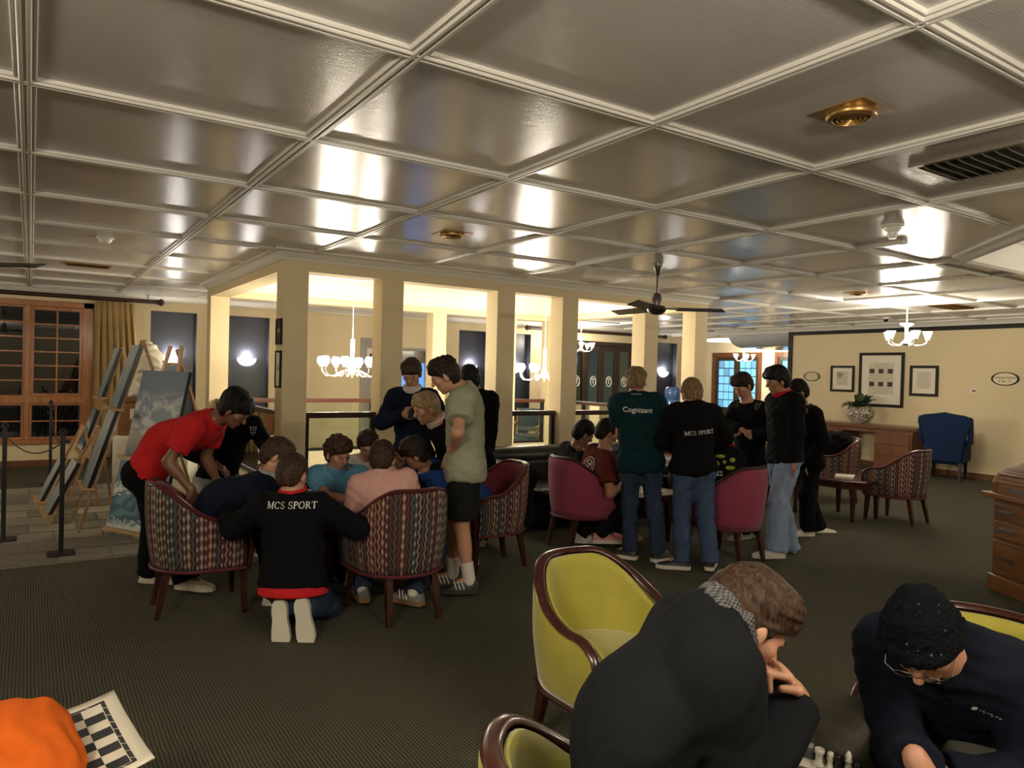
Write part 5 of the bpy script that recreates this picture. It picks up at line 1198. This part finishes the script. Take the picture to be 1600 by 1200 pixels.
# ---- crowded group on the left
P1 = person('person in a red polo shirt bending over the striped tub chair', A(226, 738, 5.36), 82, A(313, 668, 5.30), 88, A(371, 640, 5.25), (92, -42), [A(344, 762, 5.55), A(299, 766, 5.08)], [A(234, 891, 5.46), A(290, 899, 5.25)], 'cl_red', 'cl_black', 'hair_black', 'skin_brown', 'short', 1.0, toes=(95, 100), shoes=('shoe_white', 'rubber_white'), collar='cl_red', hairstyle='fringe', hem=-.07, el=(-F0*.1-R0*.3, -R0*.5-F0*.1), kn=(R0-F0*.2, R0), hands=[dict(d=-UPZ+R0*.3, n=-R0, c=.3), dict(d=-UPZ+R0*.15, n=-R0*.6+F0*.5, c=.25)], hair_vol=1.3, mid=A(258, 688, 5.36), straight=True, fatness=1.1, bag=.03, loose=.02)
P2 = person('person in a black crested hoodie and pale jeans behind the red polo', A(338, 752, 6.25), 125, A(362, 668, 6.0), 150, A(366, 628, 5.95), (110, -35), [A(418, 722, 5.75), A(335, 725, 5.8)], [A(372, 852, 5.95), A(318, 852, 6.1)], 'cl_black', 'cl_grey_light', 'hair_black', 'skin_brown', toes=(120, 120), hood=True, hair_vol=1.4, hairstyle='fringe', kn=(R0-F0*.6, R0*.4-F0), bag=.03)
P3 = person('person in a navy sweater leaning forward out of the striped tub chair', (1.0, 5.24, .56), 90, A(402, 762, 4.95), 82, A(434, 710, 5.0), (75, -38), [A(478, 822, 5.2), A(470, 835, 4.9)], [(1.5, 5.40, .085), (1.42, 5.06, .085)], 'cl_navy', 'cl_black', 'hair_brown', toes=(90, 80), mid=A(345, 778, 4.92), kn=(R0+UPZ, R0+UPZ), hairstyle='fringe', hair_vol=1.1, loose=.02, collar='cl_grey_light')
P4 = person('kneeling person in a black jacket lettered MCS SPORT', A(458, 912, 4.47), 4, A(457, 801, 4.50), 4, A(457, 738, 4.52), (14, -28), [A(356, 800, 4.80), A(568, 812, 4.86)], [A(444, 950, 4.42), A(479, 947, 4.42)], 'cl_black', 'cl_denim_dark', 'hair_brown', toes=(0, 0), sole_up=[(-UPZ+R0*.08, F0+UPZ*.05), (-UPZ+R0*.16, F0+UPZ*.05)], kn=(F0-UPZ*.5-R0*.15, F0-UPZ*.5+R0*.15), shoes=('shoe_white', 'rubber_white'), loose=.028, hem=.03, collar='cl_red', el=(-R0*.7-UPZ*.6, R0*.7-UPZ*.5), hands=[dict(d=-R0*.3+F0, n=-UPZ, c=.5), dict(d=F0+R0*.4, n=-UPZ, c=.3)])
hb = P4; ring = [[hb['hip']-hb['sp']*(.02+z)+(hb['L']*math.cos(t)*1.0+hb['fr']*math.sin(t)*.80)*(.200+r)-hb['base'] for t in np.linspace(0, 2*math.pi, 33)[:-1]] for z, r in ((-.02, 0), (-.01, .012), (.03, .014), (.04, 0))]
MB().sweep(ring, False).build('waist_band', 'cl_red', P4['T'], True)
back_text(P4, 'MCS SPORT', 452, 791, 4.34, .305, 'print_white', 2, bold=.003)
P5 = person('seated person in a light blue polo with curly hair', A(526, 835, 5.95), 165, A(527, 749, 5.72), 165, A(528, 706, 5.58), (130, -22), [A(575, 782, 5.4), A(556, 779, 5.36)], [A(505, 900, 5.6), A(545, 905, 5.6)], 'cl_polo', 'cl_black', 'hair_brown', 'skin_fair', 'short', toes=(180, 180), hairstyle='curly', hair_vol=1.2, collar='cl_polo', el=(R0*.8-UPZ*.4, -R0*.9-UPZ*.5))
P6 = person('dark-haired person seated at the back of the crowded table', A(575, 812, 6.5), 180, A(575, 732, 6.38), 180, A(574, 693, 6.25), (160, -30), [A(595, 775, 6.0), A(560, 775, 6.0)], [A(560, 890, 6.2), A(590, 890, 6.2)], 'cl_white', 'cl_black', 'hair_dark', 'skin_fair', 'short', toes=(180, 180), hairstyle='fringe')
P7 = person('seated person in a pale pink shirt in the striped tub chair', (2.09, 4.62, .56), -5, A(600, 762, 5.06), -8, A(597, 714, 5.1), (2, -25), [A(568, 800, 5.35), A(640, 800, 5.4)], [A(567, 916, 5.05), A(648, 922, 4.98)], 'cl_pink', 'cl_denim_dark', 'hair_brown', 'skin_fair', 'short', toes=(-30, -60), socks='cl_white', shoes=('shoe_grey', 'rubber_gum'), stripe='print_white', collar='cl_pink', kn=(F0+UPZ-R0*.2, F0+UPZ+R0*.2), el=(F0*.3-UPZ-R0*.2, F0*.3-UPZ+R0*.2))
P8 = person('person in a royal blue shirt leaning over the board from the tub chair', (3.16, 5.27, .56), -85, A(682, 742, 5.85), -92, A(646, 707, 5.66), (-92, -30), [A(640, 790, 5.45), A(622, 722, 5.6)], [(2.75, 5.05, .085), (2.72, 5.4, .085)], 'cl_royal', 'cl_grey', 'hair_dark', 'skin_tan', 'short', toes=(-90, -90), hairstyle='fringe', hair_vol=1.3, collar='cl_royal', kn=(-R0+UPZ, -R0+UPZ), el=(-UPZ-F0*.2, -UPZ+F0*.4), shoes=('cl_yellow', 'rubber_white'))
P9 = person('standing person in a navy sweater looking at a phone', A(645, 712, 6.65), 182, A(645, 627, 6.62), 182, A(643, 580, 6.52), (185, -38), [A(657, 647, 6.36), A(631, 648, 6.36)], [A(662, 846, 6.65), A(629, 846, 6.65)], 'cl_navy', 'cl_denim_dark', 'hair_brown', 'skin_fair', toes=(180, 185), hairstyle='fringe', hair_vol=1.1, collar='cl_white', el=(R0*.8-UPZ*.7, -R0*.8-UPZ*.7), hands=[dict(d=-R0*.7-F0*.5, n=F0+UPZ*.3, c=.6), dict(d=R0*.7-F0*.5, n=F0+UPZ*.3, c=.6)], loose=.02, straight=True)
t = thing('mobile_phone', 'dark mobile phone held by the standing person in navy', 'phone', A(645, 645, 6.27)); R_ = Matrix.Rotation(-.9, 3, 'X')
MB().box((-.036, -.075, -.004), (.036, .075, .004), Matrix.Rotation(-YAW, 3, 'Z') @ Matrix.Rotation(.6, 3, 'X')).build('case', 'ebony', t, bevel=.002)
P10 = person('bleached-blond person in a black jacket bending in behind the sage T-shirt', A(722, 750, 6.25), -110, A(692, 672, 5.98), -110, A(664, 636, 5.82), (-118, -22), [A(672, 735, 5.75), A(690, 738, 6.0)], [A(735, 868, 6.2), A(712, 872, 6.15)], 'cl_black', 'cl_black', 'hair_blond', 'skin_fair', toes=(-110, -110), hairstyle='fringe', collar='cl_white')
P11 = person('standing person in a sage T-shirt and dark shorts', A(728, 736, 5.38), -88, A(726, 632, 5.38), -88, A(692, 584, 5.33), (-92, -32), [A(708, 703, 5.24), A(706, 706, 5.55)], [A(733, 905, 5.32), A(708, 896, 5.50)], 'cl_sage', 'cl_charcoal', 'hair_dark', 'skin_fair', 'short', 1.02, toes=(-95, -100), shorts=.95, socks='cl_white', shoes=('shoe_black', 'rubber_dark'), stripe='print_white', hairstyle='curly', hair_vol=1.0, loose=.034, hem=.05, bag=.03, el=(-F0*.8+R0*.05-UPZ*.3, F0-UPZ*.4), kn=(-R0, -R0), hands=[dict(d=R0*.8+F0*.3-UPZ*.2, n=F0, c=.2), None], straight=True)
P12 = person('dark-haired person standing hidden behind the sage T-shirt', A(742, 720, 6.9), 0, A(741, 630, 6.9), 0, A(733, 590, 6.9), (-20, -10), [A(722, 720, 7.0), A(762, 720, 7.0)], [A(728, 838, 6.9), A(752, 838, 6.9)], 'cl_black', 'cl_black', 'hair_black', 'skin_tan', toes=(0, 0), hair_vol=1.4, straight=True)
# ---- group on the right
P13 = person('seated dark-haired person in a black T-shirt on the sofa end', A(884, 778, 7.35), 70, A(896, 715, 7.22), 65, A(913, 675, 7.12), (72, -32), [A(945, 752, 7.0), A(940, 755, 6.95)], [A(925, 826, 7.15), A(910, 832, 7.0)], 'cl_black', 'cl_black', 'hair_black', 'skin_brown', 'short', toes=(90, 90), kn=(R0+UPZ, R0+UPZ), mid=A(880, 745, 7.3))
P14 = person('seated person in a maroon T-shirt with an arched back print', (4.45, 5.41, .56), 78, A(936, 722, 6.88), 70, A(949, 674, 6.9), (75, -30), [A(982, 748, 7.1), A(976, 754, 6.75)], [A(968, 828, 6.85), A(938, 832, 6.78)], 'cl_maroon', 'cl_black', 'hair_black', 'skin_tan', 'short', toes=(80, 85), shoes=('shoe_pink', 'rubber_white'), kn=(R0+UPZ, R0+UPZ), loose=.028, mid=A(918, 752, 6.92), hair_vol=1.2)
m = MB(); 
for r, w in ((.115, .006), (.078, .005)):
    pts = [(-r*.62, -.10-r*.3, 0)]+[(r*.62*math.cos(t), r*.75*math.sin(t), 0) for t in np.linspace(math.pi, 0, 15)]+[(r*.62, -.10-r*.3, 0)]
    for a, b in zip(pts, pts[1:]): m.bar(a, b, w, .001)
for k in range(5): m.cbox((.01*math.sin(k*2), -.085+k*.026, 0), (.062-.006*k, .014, .001))
m.bar((-.02, .02, 0), (-.03, .05, 0), .008, .001).bar((.015, .02, 0), (.025, .055, 0), .008, .001)
rr = nv(hv(70)*.55+R0*.0-F0*0+np.cross(UPZ, hv(70))*-.9); 
def flatdecal(P, m, px, py, d, right, up, mt, name='printed_emblem', off=.006):
    me = m.mesh(name); return decal(me, name, A(px, py, d), right, up, mt, P['T'], P['shirt'], off, P['base'])
upb = nv(UPZ*.8+R0*.45); rb = nv(R0*.75-F0*.55); rb = nv(rb-upb*(rb@upb)); flatdecal(P14, m, 916, 726, 6.75, rb, upb, 'print_white')
P15 = person('standing person in a dark teal sponsor T-shirt, back turned', A(1001, 722, 6.46), 2, A(996, 637, 6.45), 0, A(994, 594, 6.52), (10, -22), [A(982, 735, 6.72), A(1022, 738, 6.72)], [A(984, 856, 6.47), A(1029, 860, 6.40)], 'cl_teal', 'cl_denim_dark', 'hair_fair', 'skin_fair', 'short', 1.0, toes=(-60, 60), shoes=('shoe_black', 'rubber_white'), loose=.030, hem=.06, hairstyle='curly', hair_vol=.8, el=(-R0*.8-F0*.5-UPZ*.3, R0*.8-F0*.5-UPZ*.3), bag=.016, faceparts=False, straight=True, foldamp=.0055)
back_text(P15, 'Cognizant', 997, 641, 6.3, .255, 'print_white', -1, bold=.0008)
m = MB()
for k in range(12): m.cbox((-.04+k*.0073, 0, 0), (.005, .008, .001))
flatdecal(P15, m, 996, 616, 6.3, R0, UPZ, 'print_white', 'neck_print')
P16 = person('standing fair-haired person in a black jumper lettered MCS SPORT', A(1083, 733, 6.20), 4, A(1083, 652, 6.18), 2, A(1080, 612, 6.24), (-12, -25), [A(1066, 702, 6.42), A(1100, 700, 6.44)], [A(1066, 872, 6.20), A(1109, 872, 6.16)], 'cl_black', 'cl_denim', 'hair_fair', 'skin_fair', toes=(-80, 20), shoes=('shoe_black', 'rubber_white'), loose=.024, hem=.02, el=(-R0*.9-F0*.2-UPZ*.4, R0*.9-F0*.2-UPZ*.4), sc=.97, faceparts=False, bag=.02, hair_vol=1.1, straight=True, foldamp=.0055)
back_text(P16, 'MCS SPORT', 1094, 676, 6.05, .25, 'print_white', 6, bold=.003)
P17 = person('standing person in a black sweater with folded arms', A(1172, 724, 7.55), -120, A(1170, 645, 7.55), -120, A(1160, 600, 7.48), (-115, -35), [A(1172, 676, 7.30), A(1158, 672, 7.28)], [A(1180, 828, 7.6), A(1163, 830, 7.5)], 'cl_black', 'cl_black', 'hair_dark', 'skin_fair', toes=(-110, -120), shoes=('shoe_grey', 'rubber_white'), hairstyle='fringe', hair_vol=1.2, el=(R0*.6-UPZ*.8-F0*.2, -R0*.9-UPZ*.6), loose=.022, straight=True)
m = MB()
for k in range(3): m.cbox((-.02+k*.02, .02, 0), (.012, .014, .001)); m.cbox((-.02+k*.02, .0, 0), (.012, .01, .001))
m.cbox((0, -.02, 0), (.05, .006, .001)).cbox((0, -.036, 0), (.03, .006, .001))
flatdecal(P17, m, 1172, 634, 7.3, nv(hv(150)), UPZ, 'ink_soft', 'crest')
m2 = MB(); m2.v, m2.f = list(m.v), list(m.f); flatdecal(P2, m2, 376, 676, 5.7, nv(R0), UPZ, 'print_white', 'crest')
P18 = person('standing person in a black jacket with red collar and pale jeans', A(1226, 716, 6.80), -95, A(1226, 634, 6.80), -100, A(1213, 592, 6.76), (-98, -18), [A(1238, 727, 6.62), A(1212, 722, 7.0)], [A(1214, 855, 6.66), A(1232, 852, 6.95)], 'cl_black', 'cl_denim_light', 'hair_black', 'skin_tan', toes=(-95, -80), shoes=('shoe_white', 'rubber_white'), hairstyle='fringe', hair_vol=1.5, collar='cl_red', loose=.032, hem=.02, bag=.038, el=(R0*.6-F0*.4-UPZ*.2, R0*.4+F0-UPZ*.2), hands=[dict(d=-UPZ+R0*.25, n=-R0*.8+F0*.3, c=.4), None], straight=True, foldamp=.0055)
back_text(P18, 'MCS SPORT', 1250, 642, 6.80, .26, 'print_white', 0, right=nv(R0*.7+F0*.7), bold=.003, off=.012)
P19 = person('person dressed all in black standing behind the pale jeans', A(1262, 722, 7.75), -100, A(1258, 652, 7.75), -100, A(1246, 610, 7.72), (-95, -25), [A(1268, 720, 7.6), A(1250, 720, 7.9)], [A(1262, 824, 7.7), A(1278, 822, 7.9)], 'cl_black', 'cl_black', 'hair_black', 'skin_tan', toes=(-95, 80), shoes=('shoe_white', 'rubber_white'), hair_vol=1.3, sc=.97, loose=.03, bag=.025, straight=True)
# ---- chess players close by
P21 = person('chess player in a dark coat and grey knitted scarf, chin on fist', (1.12, 1.22, .55), 98, A(1084, 1036, 1.70), 92, A(1172, 970, 1.74), (84, -40), [A(1200, 1290, 1.95), A(1243, 1092, 1.68)], [(1.62, 1.15, .085), (1.55, .85, .085)], 'cl_coat', 'cl_charcoal', 'hair_brown', 'skin_fair', fine=.62, toes=(90, 100), shoes=('shoe_black', 'rubber_dark'), mid=A(988, 1130, 1.62), kn=(R0+UPZ, R0+UPZ), el=(R0-UPZ, -UPZ-R0*.1-F0*.1), hands=[None, dict(d=UPZ*.85-R0*.5, n=-R0*.75-UPZ*.4-F0*.2, c=1.05)], loose=.026, hair_vol=1.15, hairstyle='fringe', fatness=1.0, foldamp=.003, extra=[cap(A(1060, 1190, 1.68), A(1190, 1240, 1.72), .13, .10, .06)])
rg = []; nbk, hd_ = P21['nb'], P21['head']; ax_ = nv(hd_-nbk)
v, fc = blob([cap(nbk+ax_*(.015+.022*q)+(nv(np.cross(ax_, P21['L']))*math.cos(t)+P21['L']*math.sin(t))*(.082-.004*q), nbk+ax_*(.015+.022*q)+(nv(np.cross(ax_, P21['L']))*math.cos(t+.4)+P21['L']*math.sin(t+.4))*(.082-.004*q), .026, .026, .012) for q in range(3) for t in np.arange(0, 6.28, .4)], .006, fold=.003, fk=150, seed=3)
mkmesh('scarf', v, fc, 'knit_grey', P21['T'], P21['base'])
P22 = person('chess player in a navy fleece, knitted beanie and glasses', (2.50, 1.10, .55), -128, A(1484, 1040, 2.10), -138, A(1438, 993, 1.93), (-142, -52), [A(1478, 1216, 1.92), A(1434, 1192, 1.85)], [(2.05, .80, .085), (*A(1318, 1135, 2.30)[:2], .085)], 'cl_fleece', 'cl_grey', None, 'skin_fair', fine=.62, toes=(-120, -110), shoes=('shoe_black', 'rubber_dark'), kn=(-R0+UPZ, -R0*.6+UPZ), el=(R0*.9-UPZ*.5, R0*.1-UPZ), hands=[None, dict(d=R0*.35-UPZ*.9-F0*.3, n=-F0*.5-R0*.5, c=.5)], loose=.026, fatness=1.02, hairstyle='none', kneepos=(None, A(1322, 1142, 2.18)), bag=.032, foldamp=.005, hood=True)
Hp, a3, g_ = P22['Hp'], P22['ax3'], P22['g']; rt, f_, u_ = a3; cn = nv(f_*.42-u_*.9)
hs = [ell(Hp(0, -.014, .042), a3, (.089*g_, .110*g_, .102*g_), .02, [(Hp(0, .05, .035), cn)])]
for t in np.arange(0, 6.28, .3): c0, c1 = [Hp(.082*math.cos(q), -.010+.100*math.sin(q), .028+.40*(.100*math.sin(q))) for q in (t, t+.3)]; hs.append(cap(c0, c1, .015, .015, .02))
v, fc = blob(hs, .006, fold=.004, fk=160, seed=5); mkmesh('beanie', v, fc, 'knit_navy', P22['T'], P22['base'])
m = MB()
for s in (-1, 1):
    m.tube([Hp(s*.033+.022*math.cos(t), .106, -.004+.016*math.sin(t))-P22['base'] for t in np.linspace(0, 2*math.pi, 17)[:-1]], .0016, 6, True)
    m.tube([Hp(s*.055, .105, .0)-P22['base'], Hp(s*.078, .09, .004)-P22['base'], Hp(s*.083, .0, .004)-P22['base']], .0016, 6)
m.tube([Hp(-.011, .107, 0)-P22['base'], Hp(0, .112, .003)-P22['base'], Hp(.011, .107, 0)-P22['base']], .0016, 6)
m.build('glasses', 'chrome', P22['T'], True)
m = MB(); m.lathe([(0, 0), (.012, 0), (.012, .001), (0, .001)], (-.035, 0, 0), 10)
for k in range(8): m.cbox((-.012+k*.009, .004*math.sin(k*2.2), 0), (.005, .009, .001))
m.v = [(x*.6, y*.6, z) for x, y, z in m.v]
flatdecal(P22, m, 1503, 1088, 2.05, nv(R0*.95-UPZ*.25), nv(UPZ+R0*.2), 'print_white', 'chest_logo')
m = MB().cbox((0, 0, 0), (.010, .05, .002)); flatdecal(P22, m, 1462, 1090, 2.05, R0, UPZ, 'ebony', 'zip')
# ============================================================ loose things
t = thing('orange_jumper', 'bright orange jumper bundled on the low table with a chess mat', 'jumper', onz(40, 1200, .48))
jb = np.array(t.location); q0 = at(20, 1165, 1.95); q1 = at(100, 1185, 1.95)
v, fc = blob([cap(at(-80, 1165, 2.05), at(58, 1146, 2.15), .11, .075, .12), cap(at(-60, 1250, 1.9), at(64, 1218, 1.97), .13, .085, .12), cap(at(44, 1148, 2.15), at(76, 1228, 1.97), .055, .06, .10), cap(at(-40, 1194, 2.0), at(40, 1180, 2.05), .12, .09, .12)], .008, [(np.array([0, 0, .50]), -UPZ)], .006, 45, 3); mkmesh('jumper_body', v, fc, 'cl_orange', t, jb)
v, fc = blob([cap(at(-70, 1136, 2.12), at(68, 1108, 2.2), .03, .022, .02), cap(at(68, 1108, 2.2), at(78, 1150, 2.12), .022, .025, .02)], .007, (), .003, 60, 4); mkmesh('sleeve', v, fc, 'cl_orange', t, jb)
# black printed bag in the cranberry chair, red cloth, black bag further off
def softbag(name, label, c_, ax3, r, m_, cat, seed):
    t = thing(name, label, cat, (c_[0], c_[1], c_[2]-r[2])); a, b, u_ = ax3
    v, fc = blob([cap(c_+a*r[0]*.6*s+u_*r[2]*.55*w, c_+a*r[0]*.6*s-u_*r[2]*.5*w, min(r)*.9, min(r)*1., .12) for s in (-1, 0, 1) for w in (1,)], .012, (), .006, 40, seed); o = mkmesh('bag_body', v, fc, m_, t, np.array([c_[0], c_[1], c_[2]-r[2]])); return t, o
bgc = A(1128, 735, 6.62); tb, bo = softbag('printed_bag', 'black bag with green and white print lying in the cranberry chair', bgc, (R0, F0, UPZ), (.20, .10, .22), 'cl_black', 'bag', 2)
mat('print_lime', (.42, .46, .03), .6)
m = MB()
for x, y, w, h_ in ((-.05, .12, .09, .03), (.06, .09, .05, .04), (-.08, .05, .05, .05), (.04, .02, .09, .035), (-.01, .07, .03, .03)): m.ell((x, y, 0), (w/2, h_/2, .001), 10, 4)
me = m.mesh('lime_print'); decal(me, 'lime_print', bgc-F0*.1+UPZ*.02, R0, UPZ, 'print_lime', tb, bo, .006, tb.location)
m = MB()
for k in range(4): m.cbox((-.07+.03*(k % 2), -.02-.026*(k//2), 0), (.022, .018, .001)); m.cbox((.06+.018*k-.03, -.07, 0), (.010, .012, .001))
me = m.mesh('white_print'); decal(me, 'white_print', bgc-F0*.1+UPZ*.02, R0, UPZ, 'print_white', tb, bo, .006, tb.location)
q = A(1132, 697, 8.0); t = thing('red_cloth', 'red garment draped over the back of a cranberry chair', 'garment', q); v, fc = blob([cap(q-R0*.14, q+R0*.14, .035, .03, .03), cap(q-R0*.1-F0*.05-UPZ*.05, q+R0*.12-F0*.05-UPZ*.04, .03, .025, .03)], .01, (), .006, 60, 8); mkmesh('cloth', v, fc, 'cl_red', t, q)
q = np.array([bagch.location.x, bagch.location.y, .70]); tb2, _ = softbag('black_bag', 'large black bag standing in the striped chair before the kneehole desk', q, (R0, F0, UPZ), (.22, .11, .26), 'cl_black', 'bag', 6)
# ---- sculpture on its crates
c_ = at(224, 578, 8.8); bx, by = c_[0], c_[1]
mat('marble', (.62, .57, .46), .55, bump=.5, bscale=14, var=.12, vscale=9)
t = thing('stone_bust', 'white carved stone head standing on a wooden crate among the easels', 'sculpture', (bx, by, 1.23)); bb = np.array([bx, by, 1.23])
hl = -R0
v, fc = blob([ell(bb+UPZ*.42-hl*.05, (R0, F0, UPZ), (.18, .15, .22), .06), cap(bb+UPZ*.05, bb+UPZ*.36, .13, .12, .06), cap(bb+UPZ*.38+hl*.1, bb+UPZ*.30+hl*.17, .05, .06, .05), cap(bb+UPZ*.2-hl*.12, bb+UPZ*.5-hl*.14, .07, .06, .05), cap(bb+UPZ*.05+hl*.06, bb+UPZ*.03-hl*.1, .12, .12, .05), ell(bb+UPZ*.58-hl*.02, (R0, F0, UPZ), (.1, .1, .08), .05)], .011, [(bb+UPZ*.002, -UPZ)], .014, 42, 11); mkmesh('carved_head', v, fc, 'marble', t, bb)
t = thing('wooden_crate', 'brown wooden crate carrying the stone head', 'crate', (bx, by, .78), -.5); MB().box((-.2, -.2, 0), (.2, .2, .44)).build('crate_body', 'oak', t, bevel=.01); MB().box((-.22, -.22, .40), (.22, .22, .45)).build('crate_lid', 'oak', t, bevel=.01)
MB().box((-.06, -.205, .2), (.03, -.2, .32)).build('price_card', 'paper', t)
t = thing('plinth', 'white painted plinth under the wooden crate', 'plinth', (bx, by, 0), -.5); MB().box((-.24, -.24, 0), (.24, .24, .78)).build('plinth_block', 'white_plaster', t, bevel=.01); MB().box((-.25, -.25, .0), (.25, .25, .06)).build('plinth_base', 'white_plaster', t)
q = at(240, 640, 9.1); t = thing('plinth', 'lower white plinth beside the crate, behind the cloud canvas', 'plinth', (q[0]+.28, q[1]-.1, 0), -.5); MB().box((-.18, -.18, 0), (.18, .18, .70)).build('plinth_block', 'white_plaster', t, bevel=.01); MB().box((-.14, -.183, .1), (.14, -.18, .62)).build('plinth_panel', 'white_enamel', t)
# ---- rope posts
posts = [(onz(95, 868), 1.0, 'black barrier post on slate, nearest the carpet edge'), (onz(5, 846), 1.0, 'black barrier post standing nearest the window side'), (onz(78, 757), 1.05, 'black barrier post far back before the window')]
for k_, (q, h_, lb) in enumerate(posts):
    t = thing('barrier_post', lb, 'barrier post', (q[0], q[1], .012), 0, 'black barrier posts'); MB().box((-.10, -.10, 0), (.10, .10, .012)).build('base_plate', 'black_metal', t); MB().cbox((0, 0, .012+h_/2), (.036, .036, h_)).build('post', 'black_metal', t); MB().lathe([(0, 0), (.03, 0), (.03, .02), (.012, .045), (0, .05)], (0, 0, h_+.012), 10).build('cap', 'black_metal', t); MB().cbox((.03, 0, h_-.05), (.04, .025, .03)).build('hook', 'black_metal', t)
posts = [(*p_, o_) for p_, o_ in zip(posts, [o for o in COL.objects if o.name.startswith('barrier_post')])]
mat('cord_green', (.02, .03, .02), .7)
for (a, b), lb in (((posts[1], posts[0]), 'thin dark cord slung between the two front barrier posts'), ((posts[0], posts[2]), 'thin dark cord slung from the carpet edge post to the rear post')):
    p0, p1 = a[0]+UPZ*.95, b[0]+UPZ*.95; pts = [p0+(p1-p0)*f-UPZ*.12*math.sin(math.pi*f) for f in np.linspace(0, 1, 12)]; o = MB().tube([np.array(p)-np.array(a[3].location) for p in pts], .006, 6).build('barrier_cord', 'cord_green', a[3], True)
# ---- things beyond the arcade
mat('water_blue', (.05, .12, .32), .12); q = at(1051, 600, 13.2); t = thing('water_cooler', 'white water cooler with a blue bottle beyond the arcade', 'water cooler', (q[0], q[1], 0))
MB().box((-.16, -.16, 0), (.16, .16, 1.0)).build('cabinet', 'white_enamel', t, bevel=.01); MB().lathe([(0, 1.0), (.05, 1.0), (.06, 1.08), (.135, 1.13), (.135, 1.22), (.125, 1.24), (.135, 1.26), (.135, 1.42), (.11, 1.46), (0, 1.47)], n=18).build('bottle', 'water_blue', t, True)
def armchair(loc, rz, label):
    t = thing('wooden_armchair', label, 'armchair', loc, rz); mat('seat_blue', (.10, .15, .19), .8)
    for sx in (-1, 1):
        for sy in (-1, 1): MB().bar((sx*.27, sy*.26, 0), (sx*.27, sy*.26-(.1 if sy < 0 else 0), .62 if sy > 0 else .95), .045, .045, (0, 1, 0)).build('leg', 'easel_wood', t)
        MB().bar((sx*.27, -.32, .68), (sx*.27, .30, .62), .05, .03).build('arm', 'easel_wood', t)
    MB().box((-.27, -.26, .30), (.27, .28, .36)).build('seat_rail', 'easel_wood', t); MB().box((-.25, -.25, .36), (.25, .30, .46)).build('seat_cushion', 'seat_blue', t, bevel=.03); MB().bar((0, -.33, .5), (0, -.40, .95), .5, .07, (0, 1, 0)).build('back_cushion', 'seat_blue', t, bevel=.02)
q = at(822, 690, 14.2); armchair((q[0], q[1], 0), 2.3, 'pale wooden armchair with blue seat beyond the arcade')
